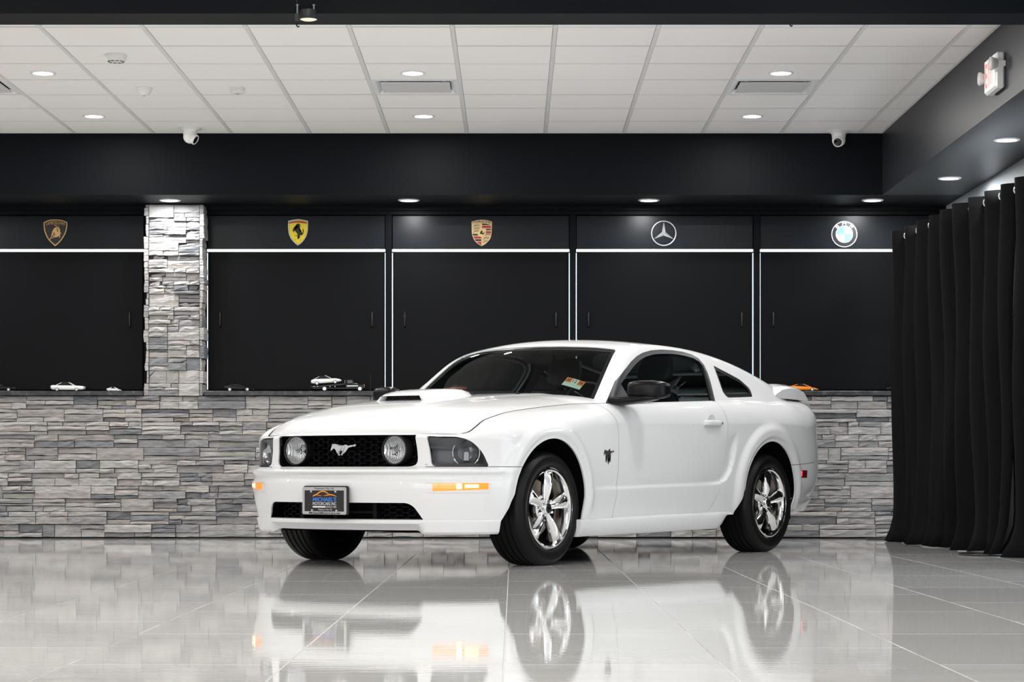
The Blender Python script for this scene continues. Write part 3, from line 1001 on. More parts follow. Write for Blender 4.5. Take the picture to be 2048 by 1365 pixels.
# ---- split the lower body into panels along the real shut lines
g = 0.0028
DOOR = [(0.690, .262), (0.727, .40), (0.735, .55), (0.733, .68), (0.722, .80), (0.690, .90), (0.640, .985), (1.2, 1.1), (2.10, 1.1), (2.065, 1.0), (2.075, .93), (2.092, .84), (2.085, .70), (2.055, .56), (2.00, .42), (1.93, .33), (1.84, .262)]
FEND = [(-1.1, .5655), (-1.1, 1.2), (0.30, 1.2), (0.640, .985), (0.690, .90), (0.722, .80), (0.733, .68), (0.735, .55), (0.727, .40), (0.690, .262), (0.685, .15), (0.0, .15), (0.0, .5655)]
QUAR = [(1.84, .262), (1.93, .33), (2.00, .42), (2.055, .56), (2.085, .70), (2.092, .84), (2.075, .93), (2.065, 1.0), (2.10, 1.2), (3.72, 1.2), (3.63, .84), (3.575, .74), (3.555, .632), (3.42, .603), (3.20, .590), (2.95, .583), (2.6, .3), (2.3, .15), (1.84, .15)]
def panel(name, me, S, material, parent, lift=0.0, label=None):
    S.restore(me, lift)
    me.materials.clear()
    return link(name, me, material, parent, label=label)
def poly_inset(poly): return inset(poly, g)
left_right = ((1, 'driver'), (-1, 'passenger'))
front = body
for sgn, _ in left_right:
    for nm, poly in (('door', DOOR), ('fender', FEND), ('quarter_panel', QUAR)):
        v0 = 0.548 if nm == 'fender' else 0.55
        me = keep(body, side_prism(poly_inset(poly), v0, 1.3, sgn))
        o = panel(nm, me, S_body, M_paint, car)
        if nm == 'door' and sgn > 0: door_l = o
        if nm == 'door' and sgn < 0: door_r = o
        if nm == 'fender' and sgn > 0: fender_l = o
# bumpers: what is left at the two ends
fb = body
for sgn, _ in left_right:
    fb = cut(fb, side_prism(inset(FEND, -g * 0.2), 0.548, 1.3, sgn))
fb = keep(fb, top_prism([(-1.2, -1.2), (-0.30, -1.2), (-0.30, 1.2), (-1.2, 1.2)], -1, 2))
front_bumper = panel('front_bumper', fb, S_body, M_paint, car)
rb = body
for sgn, _ in left_right:
    rb = cut(rb, side_prism(inset(QUAR, -g * 0.2), 0.55, 1.3, sgn))
rb = keep(rb, top_prism([(2.7, -1.2), (4.2, -1.2), (4.2, 1.2), (2.7, 1.2)], -1, 2))
panel('rear_bumper', rb, S_body, M_paint, car)
# dark structure behind the shut lines
INNER = S_body.shell(lift=-0.016, thick=0.006)
INNER = cut(INNER, side_prism(inset(ARCHF, -0.004), .3, 1.3, 1), side_prism(inset(ARCHF, -.004), .3, 1.3, -1), side_prism(inset(ARCHR, -.004), .3, 1.3, 1), side_prism(inset(ARCHR, -.004), .3, 1.3, -1),
            front_prism(inset(GR, -.004), -1.3, -.5), front_prism(inset(LG, -.004), -1.3, -.5), front_prism(inset(HL, -.004), -1.3, -.36), front_prism(inset(mirror_v(HL), -.004), -1.3, -.36))
INNER.materials.clear()
link('inner_structure', INNER, M_under, car)

# ---- bonnet
top_row = S_body.P[:, -1, :]                       # mesh coordinates of the upper edge of the ring
tr_u, tr_v, tr_z = -top_row[:, 0], top_row[:, 1], top_row[:, 2]
selp = (ps >= 0) & (tr_u < 0.95)
eu, ev, ez = tr_u[selp], tr_v[selp], tr_z[selp]
VM = 0.692
idx = np.argmax(ev >= VM)
front_u = pchip(ev[:idx + 1][np.concatenate([[True], np.diff(ev[:idx + 1]) > 1e-6])], eu[:idx + 1][np.concatenate([[True], np.diff(ev[:idx + 1]) > 1e-6])])
su = eu[idx:]; o_ = np.concatenate([[True], np.diff(su) > 1e-6])
edge_z = pchip(su[o_], ez[idx:][o_]); edge_v = pchip(su[o_], ev[idx:][o_])
UF0 = float(front_u(0.0)) + 0.002
HZ = pchip([UF0, UF0 + .008, UF0 + .022, UF0 + .05, -.73, -.66, -.50, -.30, 0.0, .30, .70], [.752, .768, .785, .806, .842, .870, .913, .943, .974, .995, 1.018])
def hood_rear(v): return 0.655 + 0.20 * (np.abs(v) / VM) ** 2.2
def hood_pt(w, s):
    v = w * VM; va = np.abs(v)
    uf = front_u(va) + 0.003; ur = hood_rear(v)
    u = uf + (ur - uf) * s
    uc = UF0 + (hood_rear(0) - UF0) * s
    ufe = float(front_u(VM)) + 0.003; ue = ufe + (hood_rear(VM) - ufe) * s
    zc = HZ(uc); ze = np.minimum(edge_z(ue), HZ(uc) - 0.0) - 0.001
    z = ze + (zc - ze) * (1 - np.abs(w) ** 4.2)
    # soft raised centre section
    z = z + 0.006 * (1 - sstep(0.30, 0.40, va)) * sstep(0.04, 0.3, s)
    vv = w * (edge_v(ue) - 0.011)
    return np.stack([-u, vv, z], -1)
ws_ = np.linspace(-1, 1, 121); ss_ = np.concatenate([np.linspace(0, 0.05, 14)[:-1], np.linspace(0.05, 1, 70)])
WW, SS = np.meshgrid(ws_, ss_, indexing='ij')
S_hood = Surf(hood_pt(WW, SS), thick=0.012)
S_hood.orient(lambda c, n: n[:, 2].sum())
hood = panel('hood', S_hood.shell(), S_hood, M_paint, car)
# added dark tube standing in for the shaded gap between bonnet and wings
for sg_ in (1, -1):
    gap_pts = []
    for u in np.linspace(float(front_u(VM)) + 0.012, 0.80, 60):
        gap_pts.append((-u, sg_ * (float(edge_v(u)) - 0.0055), float(edge_z(u)) - 0.0022))
    MB().tube(gap_pts, 0.0048, n=6).build('bonnet_gap_line', M_under, car)
def hood_z(u, v):
    best = S_hood._bvh.ray_cast(Vector((-u, v, 2.0)), Vector((0, 0, -1)))
    return best[0].z if best[0] is not None else 0.95

# ---- greenhouse: roof, pillars and the glass in them
ZC = spline([.40, .63, .88, 1.13, 1.22, 1.35, 1.55, 1.75, 2.0, 2.25, 2.5, 2.8, 3.1, 3.4], [.865, 1.012, 1.175, 1.330, 1.362, 1.383, 1.396, 1.399, 1.392, 1.374, 1.343, 1.290, 1.222, 1.145])
KV = pchip([.4, 1.0, 1.2, 1.5, 2.2, 3.0, 3.4], [.27, .27, .22, .13, .13, .12, .12])
ZBELT = pchip([.5, .75, 1.4, 2.0, 2.4, 2.8, 3.1, 3.4], [.93, .945, .968, .990, 1.003, 1.02, 1.03, 1.03])
VBELT = pchip([.5, .75, 1.0, 1.4, 2.0, 2.4, 2.8, 3.1, 3.4], [.775, .80, .815, .822, .822, .815, .79, .755, .70])
TAU = pchip([.5, 1.0, 2.0, 2.6, 3.4], [.53, .53, .52, .60, .8])
def green_pt(u, w):
    v = np.abs(w)
    zt = ZC(u) - KV(u) * v * v
    zs = ZBELT(u) + (VBELT(u) - v) / TAU(u)
    k = 0.055                                       # blend of roof into side
    hmix = np.clip(0.5 + 0.5 * (zs - zt) / k, 0, 1)
    z = zs * (1 - hmix) + zt * hmix - k * hmix * (1 - hmix)
    return np.stack([-u, w, z], -1)
us = np.concatenate([np.linspace(.56, 1.4, 90)[:-1], np.linspace(1.4, 3.30, 110)])
wv = np.concatenate([np.linspace(0, .5, 36)[:-1], np.linspace(.5, .86, 60)])
wv = np.concatenate([-wv[::-1][:-1], wv])
UU, VV = np.meshgrid(us, wv, indexing='ij')
S_green = Surf(green_pt(UU, VV), thick=0.022)
S_green.orient(lambda c, n: n[:, 2].sum())
WSH = [(.52, 0), (.53, .3), (.58, .55), (.655, .69), (.79, .695), (.95, .655), (1.12, .612), (1.235, .578), (1.262, .55), (1.235, .45), (1.185, .3), (1.155, .15), (1.145, 0)]
WSH = WSH + [(u, -v) for u, v in WSH[::-1][1:-1]]
BLT = [(2.22, 0), (2.225, .3), (2.25, .49), (2.30, .53), (2.75, .52), (2.98, .49), (3.02, .3), (3.03, 0)]
BLT = BLT + [(u, -v) for u, v in BLT[::-1][1:-1]]
SWIN = [(.785, .935), (.80, .955), (.98, 1.090), (1.12, 1.162), (1.252, 1.224), (1.35, 1.262), (1.44, 1.287), (1.56, 1.308), (1.69, 1.318), (1.83, 1.320), (1.95, 1.315), (2.05, 1.302), (2.115, 1.280), (2.150, 1.240), (2.150, 1.19), (2.13, 1.13), (2.06, .98), (2.045, .935)]
QWIN = roundpoly([(2.305, 1.242), (2.62, 1.158), (2.71, 1.095), (2.685, 1.043), (2.285, 1.026), (2.252, 1.06)], [.008, .03, .05, .02, .03, .02], 5)
green = S_green.shell()
belt_l = [(.40, .40), (.40, .895), (.75, .905), (1.4, .925), (2.0, .955), (2.4, .975), (2.9, .995), (3.5, 1.0), (3.5, .40)]
def side_trim(poly, v0=.5, v1=1.3): return [side_prism(poly, v0, v1, 1), side_prism(poly, v0, v1, -1)]
roof = cut(green, top_prism(WSH), top_prism(BLT, 1.0, 2.0), *side_trim(SWIN), *side_trim(QWIN))
below = tri_outward(MB().prism(belt_l, lambda u, z: L3(u, -1.3, z), lambda u, z: L3(u, 1.3, z)).mesh('c'))
roof = cut(roof, below)
panel('roof', roof, S_green, M_paint, car)
thin = S_green.shell(lift=-0.006, thick=0.004)
thin = cut(thin, below)
panel('windshield', keep(thin, top_prism(inset(WSH, 0.001))), S_green, M_glass, car, -0.006)
panel('rear_window', keep(thin, top_prism(inset(BLT, .001), 1.0, 2.0)), S_green, M_glass_side, car, -0.006)
for sgn in (1, -1):
    panel('side_window', keep(thin, side_prism(inset(SWIN, .001), .5, 1.3, sgn)), S_green, M_glass_side, car, -0.006)
    panel('quarter_window', keep(thin, side_prism(inset(QWIN, .001), .5, 1.3, sgn)), S_green, M_glass_side, car, -0.006)
# black seals and ceramic borders on the glass
rim = S_green.shell(lift=-0.0045, thick=0.004)
rim = cut(rim, below)
# (windshield border)
r_ = keep(rim, top_prism(inset(WSH, 0.0005)))
r_ = cut(r_, top_prism(inset(WSH, 0.026)))
panel('windshield_border', r_, S_green, M_satin, car, -0.0045)
r_ = cut(keep(rim, top_prism(inset(BLT, .0005), 1.0, 2.0)), top_prism(inset(BLT, .05)))
panel('rear_window_border', r_, S_green, M_satin, car, -0.0045)
fr_shell = cut(S_green.shell(lift=0.006, thick=0.016), below)
for sgn in (1, -1):
    a = cut(keep(fr_shell, side_prism(inset(SWIN, -0.004), .5, 1.3, sgn)), side_prism(inset(SWIN[:-1] + [(2.04, .80), (.70, .80)] if False else SWIN, 0.022), .5, 1.3, sgn))
    panel('window_seal', a, S_green, mat('window_seal_black', (0.018, 0.019, 0.023), 0.38, spec=0.35), car, 0.006)
    a = cut(keep(rim, side_prism(inset(QWIN, .0005), .5, 1.3, sgn)), side_prism(inset(QWIN, .024), .5, 1.3, sgn))
    panel('quarter_window_border', a, S_green, M_satin, car, -0.0045)
    # belt moulding under the side glass and the mirror sail
    pts = [(u, float(VBELT(u)) + 0.004, float(ZBELT(u)) - 0.008) for u in np.linspace(.80, 2.08, 16)]
    MB().tube([L3(u, v * sgn, z) for u, v, z in pts], 0.010, n=8).build('belt_moulding', M_satin, car, smooth=60)
    sail = [(.80, .94), (.93, 1.045), (1.00, 1.09), (1.03, .95)]
    panel('mirror_sail', keep(fr_shell, side_prism(sail, .5, 1.3, sgn)), S_green, mat('window_seal_black'), car, 0.006)

# ---- deck, cowl and under-tray
dz = lambda u: 1.052 - 0.010 * ((u - 3.2) / 0.5) ** 2
P = [[L3(u, v * (0.715 - 0.03 * max(0, (u - 3.4) / 0.3)), dz(u) - 0.02 * abs(v) ** 4) for v in np.linspace(-1, 1, 31)] for u in np.linspace(2.85, 3.735, 24)]
S_deck = Surf(P, thick=0.02); S_deck.orient(lambda c, n: n[:, 2].sum())
panel('trunk_lid', S_deck.shell(), S_deck, M_paint, car)
MB().box(-0.98, -0.60, -0.70, 0.70, .86, .915).build('cowl', M_under, car)
floor_pan = MB().box(-3.55, 0.72, -0.62, 0.62, 0.20, 0.27)
floor_pan.build('underbody', M_under, car)
# engine bay and boot bulkheads keep daylight out of the shell
MB().box(-0.62, 0.62, -0.55, 0.55, 0.27, 0.74).build('engine_bay', M_under, car)
MB().box(-3.60, -2.45, -0.58, 0.58, 0.27, 1.00).build('boot_tub', M_under, car)
# ---- helpers that read points off the finished body
def side_hit(u, z, sgn=1):
    loc, n, i, d = S_body._bvh.ray_cast(Vector((-u, 1.6 * sgn, z)), Vector((0, -sgn, 0)))
    return loc, n
def front_hit(v, z):
    loc, n, i, d = S_body._bvh.ray_cast(Vector((1.6, v, z)), Vector((-1, 0, 0)))
    return loc, n
def p_of_u(u):
    q = np.linspace(0, PLEN, 3000); return float(q[np.argmax(CU(q) >= u)])
def p_of_v(v):
    q = np.linspace(0, 1.2, 3000); return float(q[np.argmax(CV(q) >= v)])
def body_z(p, z):
    s = abs(p); t = 0.8 * (z - Fzb(s)) / (Fzt(s) - Frz(s) - Fzb(s))
    return body_pt(np.array([float(p)]), np.array([float(t)]))[0]
def patch(name, pa, pb, zlo, zhi, lift, thick, material, parent, nu=24, nv=6, smooth=None):
    P = [[body_z(p, zlo(p) + (zhi(p) - zlo(p)) * k / (nv - 1)) for k in range(nv)] for p in np.linspace(pa, pb, nu)]
    S = Surf(P, thick=thick); S.orient(lambda c, n: ((c - [-1.42, 0, 0.45]) * n).sum())
    return link(name, S.shell(lift=lift, thick=thick), material, parent, smooth=35)
def ellipsoid(c, r, n=16, m=10):
    mb = MB()
    P = [[(c[0] + r[0] * math.cos(2 * math.pi * i / n) * math.sin(math.pi * j / m), c[1] + r[1] * math.sin(2 * math.pi * i / n) * math.sin(math.pi * j / m), c[2] + r[2] * math.cos(math.pi * j / m)) for j in range(m + 1)] for i in range(n)]
    mb.grid(P, close_u=True)
    return mb
def loft(secs, closed=True, caps=True):
    """list of closed section outlines with the same number of points"""
    mb = MB(); mb.grid(secs, close_v=True)
    n = len(secs[0])
    if caps:
        mb.f.append(tuple(range(n))); mb.f.append(tuple((len(secs) - 1) * n + k for k in range(n - 1, -1, -1)))
    return mb
def superell(cu, cz, a, b, e=2.6, n=20):
    out = []
    for k in range(n):
        t = 2 * math.pi * k / n
        c, s_ = math.cos(t), math.sin(t)
        out.append((cu + a * math.copysign(abs(c) ** (2 / e), c), cz + b * math.copysign(abs(s_) ** (2 / e), s_)))
    return out

# ---- front lip spoiler
pe = p_of_u(-0.475)
def lip_rows(p):
    s = abs(p); v = abs(float(CV(s)))
    k = float(sstep(0.53, 0.57, v))                 # outer ends hang lower than the middle
    zb_ = 0.212 - 0.022 * k; ib = 0.085 - 0.030 * k
    return [(.274, .047), (.270, .034), (.262, .030), (.250, .032), (zb_ + .012, ib - .012), (zb_, ib), (zb_ + .004, ib + .03)]
P = []
for p in np.linspace(-pe, pe, 140):
    s = abs(p); sg = -1 if p < 0 else 1
    tu, tv = CU(s + 1e-3) - CU(s - 1e-3), CV(s + 1e-3) - CV(s - 1e-3); l = math.hypot(tu, tv)
    row = []
    for z, ins in lip_rows(p):
        row.append((-(CU(s) + tv / l * ins), sg * (CV(s) - tu / l * ins), z))
    P.append(row)
S_lip = Surf(P, thick=0.012); S_lip.orient(lambda c, n: ((c - [-0.2, 0, 0.3]) * n).sum())
link('front_lip', S_lip.shell(), M_paint, car, smooth=32)
MB().box(0.35, 0.74, -0.42, 0.42, 0.205, 0.27).build('under_tray', M_under, car)

# ---- side skirts
for sgn in (1, -1):
    secs = []
    for u in np.concatenate([np.linspace(.27, 1.95, 30), np.linspace(1.98, 2.165, 10)]):
        zt_ = 0.260 + (u - .35) * 0.0115
        k = float(sstep(1.95, 2.175, u)) ** 1.3
        zb_ = 0.158 + (u - .27) * 0.007 + k * 0.095
        vo = 0.918 - 0.02 * k + 0.012 * float(1 - sstep(.27, .42, u))
        secs.append([L3(u, sgn * v, z) for v, z in [(.80, zt_), (vo - .022, zt_), (vo - .006, zt_ - .006), (vo, zt_ - .02), (vo - .004, zb_ + .5 * (zt_ - zb_)), (vo - .016, zb_ + .012), (vo - .030, zb_), (.80, zb_)]])
    loft(secs).build('side_skirt', M_paint, car, smooth=35)
# rear valance lip
P = []
pr0 = p_of_u(3.06)
for p in np.linspace(pr0, 2 * PLEN - pr0, 70):
    s = p if p <= PLEN else 2 * PLEN - p; sg = 1 if p <= PLEN else -1
    tu, tv = CU(s + 1e-3) - CU(s - 1e-3), CV(s + 1e-3) - CV(s - 1e-3); l = math.hypot(tu, tv)
    k = float(sstep(3.0, 3.5, CU(s)))
    P.append([(-(CU(s) + tv / l * i), sg * (CV(s) - tu / l * i), z) for z, i in [(.36 + .01 * k, .035 + .035 * k), (.355, .02 + .03 * k), (.33, .022 + .035 * k), (.262, .05 + .05 * k), (.258, .08 + .06 * k)]])
S_v = Surf(P, thick=0.01); S_v.orient(lambda c, n: ((c - [-3.2, 0, 0.3]) * n).sum())
link('rear_valance', S_v.shell(), M_paint, car, smooth=32)

# ---- wheels
RW, RT = 0.2404, 0.330
def make_wheel(ang0):
    """axis along +y = outer side, origin at the hub on the face plane of the rim"""
    rimp = [(RW - .002, .002), (RW, -.004), (RW - .006, -.007), (RW - .009, .001), (RW - .018, .003), (RW - .026, -.003), (RW - .032, -.022), (RW - .040, -.060), (RW - .044, -.12), (RW - .04, -.19), (RW, -.20), (RW - .002, -.185)]
    rim = MB().lathe(rimp, axis='y', n=64).build('wheel', M_polish, None, smooth=35)
    sw = [(RW - .004, -.006), (RW + .006, .004), (RW + .030, .012), (RW + .055, .010), (RT - .020, -.002), (RT - .008, -.014), (RT - .001, -.030)]
    tread = []
    for y, gr in [(-.030, 0), (-.058, 0), (-.060, 1), (-.067, 1), (-.069, 0), (-.096, 0), (-.098, 1), (-.106, 1), (-.108, 0), (-.135, 0), (-.137, 1), (-.145, 1), (-.147, 0), (-.172, 0), (-.174, 1), (-.181, 1), (-.183, 0), (-.205, 0)]:
        tread.append((RT - 0.007 * gr, y))
    prof = sw + tread[1:] + [(RT - .001, -.21), (RT - .010, -.226), (RT - .03, -.238), (RW + .03, -.242), (RW - .004, -.20)]
    MB().lathe(prof, axis='y', n=88).build('tyre', M_rubber, rim, smooth=28)
    # five tapered spokes with a centre ridge
    for k in range(5):
        a = ang0 + k * 2 * math.pi / 5
        ca, sa = math.cos(a), math.sin(a)
        secs = []
        for r, w, y, rid in [(.030, .021, -.030, .006), (.055, .022, -.024, .012), (.090, .027, -.018, .017), (.130, .0335, -.013, .019), (.170, .040, -.010, .018), (.198, .044, -.010, .014), (.216, .046, -.018, .005)]:
            sec = []
            for x_, y_ in [(-w, y - .034), (-w * 1.02, y - .010), (-w * .80, y - .001), (-w * .30, y + rid * .75), (0, y + rid), (w * .30, y + rid * .75), (w * .80, y - .001), (w * 1.02, y - .010), (w, y - .034)]:
                sec.append((r * ca - x_ * sa, y_, r * sa + x_ * ca))
            secs.append(sec)
        loft(secs).build('spoke', M_polish, rim, smooth=40)
        a2 = a + math.pi / 5
        lx, lz = 0.0572 * math.cos(a2), 0.0572 * math.sin(a2)
        MB().lathe([(.0105, -.04), (.0105, -.022), (.0085, -.014), (.002, -.010)], axis='y', c=(lx, 0, lz), n=6, cap1=True).build('lug_nut', M_chrome, rim, smooth=30)
    MB().lathe([(.078, -.075), (.078, -.046), (.070, -.038), (.030, -.034)], axis='y', n=30, cap0=True).build('hub', M_polish, rim, smooth=35)
    MB().lathe([(.036, -.036), (.036, -.014), (.033, -.009), (.029, -.007)], axis='y', n=30).build('hub_ring', M_polish, rim, smooth=35)
    MB().lathe([(.029, -.012), (.027, -.0065), (.002, -.0055)], axis='y', n=24, cap1=True).build('centre_cap', M_cblack, rim, smooth=35)
    MB().lathe([(.060, -.105), (.165, -.105), (.168, -.110), (.168, -.128), (.06, -.13)], axis='y', n=48).build('brake_disc', mat('brake_disc_metal', (0.30, 0.26, 0.22), 0.35, metal=0.9), rim, smooth=30)
    MB().lathe([(.20, -.150), (.03, -.152)], axis='y', n=32, cap1=True).build('backing_plate', M_under, rim)
    sec = []
    for q in np.linspace(-0.55, 0.55, 9):
        sec.append([(r * math.cos(q), y_, r * math.sin(q)) for r, y_ in [(.110, -.085), (.172, -.083), (.180, -.10), (.180, -.15), (.11, -.15)]])
    loft(sec).build('brake_caliper', M_alloy_dark, rim, smooth=30)
    return rim
wheel = make_wheel(math.radians(95))
wheel.parent = car
# pony-style cap mark is too small to read: a small chrome dash
MB().box(-.012, .012, -.0055, -.0045, -.004, .004).build('cap_mark', M_chrome, wheel)
spots = [(0.0, 1), (2.72, 1), (0.0, -1), (2.72, -1)]
for k, (u, sgn) in enumerate(spots):
    w = wheel if k == 0 else copy_tree(wheel, car)
    w.location = L3(u, 0.885 * sgn, 0.3285)
    w.rotation_euler = (0, [0, 0.03, 0.4, 0.9][k] * 1, 0 if sgn > 0 else math.pi)
# wheel-well liners and axles
for u0, c in ((0.0, ARCH_F), (2.70, ARCH_R)):
    for sgn in (1, -1):
        P = [[L3(u0 + 0.40 * math.cos(a), sgn * v, 0.365 + 0.40 * math.sin(a)) for v in (0.52, 0.62, 0.72, 0.82, 0.885)] for a in np.linspace(-0.12, math.pi + 0.12, 30)]
        MB().grid(P).build('wheel_liner', M_under, car, smooth=50)
        wall = MB().add([L3(u0, sgn * 0.53, 0.365)] + [L3(u0 + 0.42 * math.cos(a), sgn * 0.53, 0.365 + 0.42 * math.sin(a)) for a in np.linspace(-0.12, math.pi + 0.12, 30)], [(0, i, i + 1) for i in range(1, 30)])
        wall.build('wheel_well_wall', M_under, car)
    MB().tube([L3(u0, -0.75, 0.32), L3(u0, 0.75, 0.32)], 0.04, n=10).build('axle', M_under, car)

# ---- upper grille: honeycomb, fog lamps, running horse
def gu_at(v): return -0.775 + 0.34 * v * v
M_mesh = mat('grille_plastic', (0.005, 0.005, 0.0055), 0.4, spec=0.18)
back = MB().grid([[L3(gu_at(v) + 0.03, v, z) for z in (.54, .60, .66, .72, .765)] for v in np.linspace(-.56, .56, 40)])
back.build('grille_backing', M_under, car)
def honeycomb(name, poly_test, zc, hw, hh_, depth, ufun, z0, z1, v0, v1, parent=car):
    mb = MB(); seen = set()
    rows = int((z1 - z0) / (hh_ * 1.5)) + 2; cols = int((v1 - v0) / (hw * 1.0)) + 2
    def bar(a, b):
        key = tuple(sorted([(round(a[0], 3), round(a[1], 3)), (round(b[0], 3), round(b[1], 3))]))
        if key in seen: return
        seen.add(key)
        if not (poly_test(*a) and poly_test(*b)): return
        d = Vector((b[0] - a[0], b[1] - a[1])); n = Vector((-d.y, d.x)).normalized() * 0.0032
        vs = []
        for q in (a, b):
            for s_ in (-1, 1):
                for dd in (0, depth):
                    vs.append(L3(ufun(q[0]) + dd, q[0] + n.x * s_ * (0.55 if dd == 0 else 1.0), q[1] + n.y * s_ * (0.55 if dd == 0 else 1.0)))
        mb.add(vs, [(0, 2, 6, 4), (0, 4, 5, 1), (2, 3, 7, 6), (0, 1, 3, 2), (4, 6, 7, 5)])
    pitch = hw * 2.0                                   # elongated hexagons: hw = half width of flat, pitch along v
    for r in range(rows):
        for c in range(cols):
            cx_ = v0 + c * pitch * 1.5 + (pitch * 0.75 if r % 2 else 0); cz_ = z0 + r * hh_
            pts = [(cx_ + pitch * .5 * q, cz_ + hh_ * w) for q, w in [(1, 0), (.5, 1), (-.5, 1), (-1, 0), (-.5, -1), (.5, -1)]]
            for i in range(6): bar(pts[i], pts[(i + 1) % 6])
    return mb.build(name, M_mesh, parent)
honeycomb('grille_honeycomb', lambda v, z: abs(v) < .505 and .555 < z < .758, 0, .0255, .0175, .03, gu_at, .55, .77, -.60, .60)
# frame that lines the opening
def ring_band(poly, f0, f1, name, material, th=0.006):
    mb = MB()
    a = inset(poly, 0.0005); b = inset(poly, th)
    mb.grid([[f(*p) for f, p in ((f0, q0), (f1, q0), (f1, q1), (f0, q1))] for q0, q1 in zip(a, b)], close_u=True, close_v=True)
    return mb.build(name, material, car, smooth=40)
def fascia_u(v, z):
    loc, n = front_hit(v, z)
    return -loc.x if loc is not None else -0.85
ring_band(GR, lambda v, z: L3(-0.832 + 0.40 * v * v, v, z), lambda v, z: L3(gu_at(v) + 0.03, v, z), 'grille_surround', M_mesh, 0.007)
M_refl = mat('lamp_reflector', (0.96, 0.96, 0.96), 0.22, metal=1.0)
def _refl_bump():
    m = M_refl
    tc = N(m, 'ShaderNodeTexCoord'); wv_ = N(m, 'ShaderNodeTexWave'); wv_.inputs['Scale'].default_value = 26; wv_.bands_direction = 'Y'; wv_.inputs['Distortion'].default_value = 1.5
    bp = N(m, 'ShaderNodeBump'); bp.inputs['Strength'].default_value = 0.7; bp.inputs['Distance'].default_value = 0.006
    LK(m, tc, 'Object', wv_, 'Vector'); LK(m, wv_, 'Fac', bp, 'Height'); m.node_tree.links.new(bp.outputs['Normal'], bsdf(m).inputs['Normal'])
_refl_bump()
for sgn in (1, -1):
    c = L3(-0.772, 0.353 * sgn, 0.661)
    fl = MB().lathe([(.088, -.05), (.088, .0), (.086, .010), (.081, .012), (.077, .006), (.077, -.03)], axis='x', c=c, n=40).build('fog_lamp', M_cblack, car, smooth=40)
    MB().lathe([(.077, .0), (.066, -.018), (.045, -.034), (.015, -.042), (.001, -.042)], axis='x', c=c, n=40).build('reflector', M_refl, fl, smooth=60)
    ellipsoid((c[0] - 0.015, c[1], c[2]), (.022, .012, .012)).build('bulb', mat('bulb_glass', (0.4, 0.4, 0.4), 0.05, metal=0.6), fl, smooth=60)
    mb = MB()
    for k in range(-5, 6):                              # fluted lens: upright ribs
        y_ = k * 0.0125
        hh_ = math.sqrt(max(0.0, .072 ** 2 - y_ ** 2))
        if hh_ < 0.01: continue
        mb.tube([(c[0] + 0.006 + 0.004 * (1 - (q / hh_) ** 2), c[1] + y_ + 0.004 * (1 - (q / hh_) ** 2), c[2] + q) for q in np.linspace(-hh_, hh_, 9)], 0.0028, n=5)
    mb.build('lens_flute', M_clear, fl, smooth=60)
    MB().lathe([(.0765, .004), (.05, .010), (.02, .0125), (.001, .013)], axis='x', c=c, n=40).build('lens', M_clear, fl, smooth=60)

PONY = [(878, 347), (882, 330), (890, 312), (897, 296), (900, 268), (908, 284), (925, 276), (952, 281), (976, 298), (1000, 305), (1032, 296), (1060, 285), (1080, 291), (1094, 301), (1120, 291), (1148, 293), (1168, 284), (1188, 285), (1186, 298), (1172, 311), (1150, 309), (1126, 316), (1102, 321), (1090, 330), (1074, 352), (1062, 368), (1042, 384), (1024, 394), (1026, 404), (1010, 407), (1004, 396), (1032, 372), (1018, 358), (990, 352), (972, 362), (986, 386), (1000, 399), (988, 409), (972, 408), (976, 399), (962, 386), (950, 370), (946, 352), (932, 338), (916, 328), (906, 341), (892, 350), (884, 358)]
def emblem_solid(name, poly, fn, depth, material, parent, bev=0.0):
    """thin solid from a 2d outline; fn(a, b, d) maps to 3d, d = height above the base"""
    mb = MB()
    top = inset(poly, bev) if bev else poly
    if len(top) != len(poly): top = poly
    n = len(poly)
    vs = [fn(*p, 0) for p in poly] + [fn(*p, depth * 0.6) for p in poly] + [fn(*p, depth) for p in top]
    fs = []
    for i in range(n):
        j = (i + 1) % n
        fs += [(i, j, j + n, i + n), (i + n, j + n, j + 2 * n, i + 2 * n)]
    mb.add(vs, fs)
    me = mb.mesh(name, normals=False)
    bm = bmesh.new(); bm.from_mesh(me); bm.verts.ensure_lookup_table()
    f = bm.faces.new([bm.verts[i + 2 * n] for i in range(n)])
    bmesh.ops.triangulate(bm, faces=[f], quad_method='BEAUTY', ngon_method='EAR_CLIP')
    bmesh.ops.recalc_face_normals(bm, faces=bm.faces)
    bm.to_mesh(me); bm.free()
    return link(name, me, material, parent)
ps_ = 0.185 / (1188 - 878)
emblem_solid('horse_emblem', PONY, lambda a, b, d: L3(-0.790 - d, (a - 1020) * ps_, 0.668 - (b - 335) * ps_ * 0.86), 0.008, M_chrome, car, bev=1.5)
MB().tube([L3(-0.75, 0.0, .668), L3(-0.792, 0.0, .668)], 0.006, n=8).build('emblem_post', M_cblack, car)

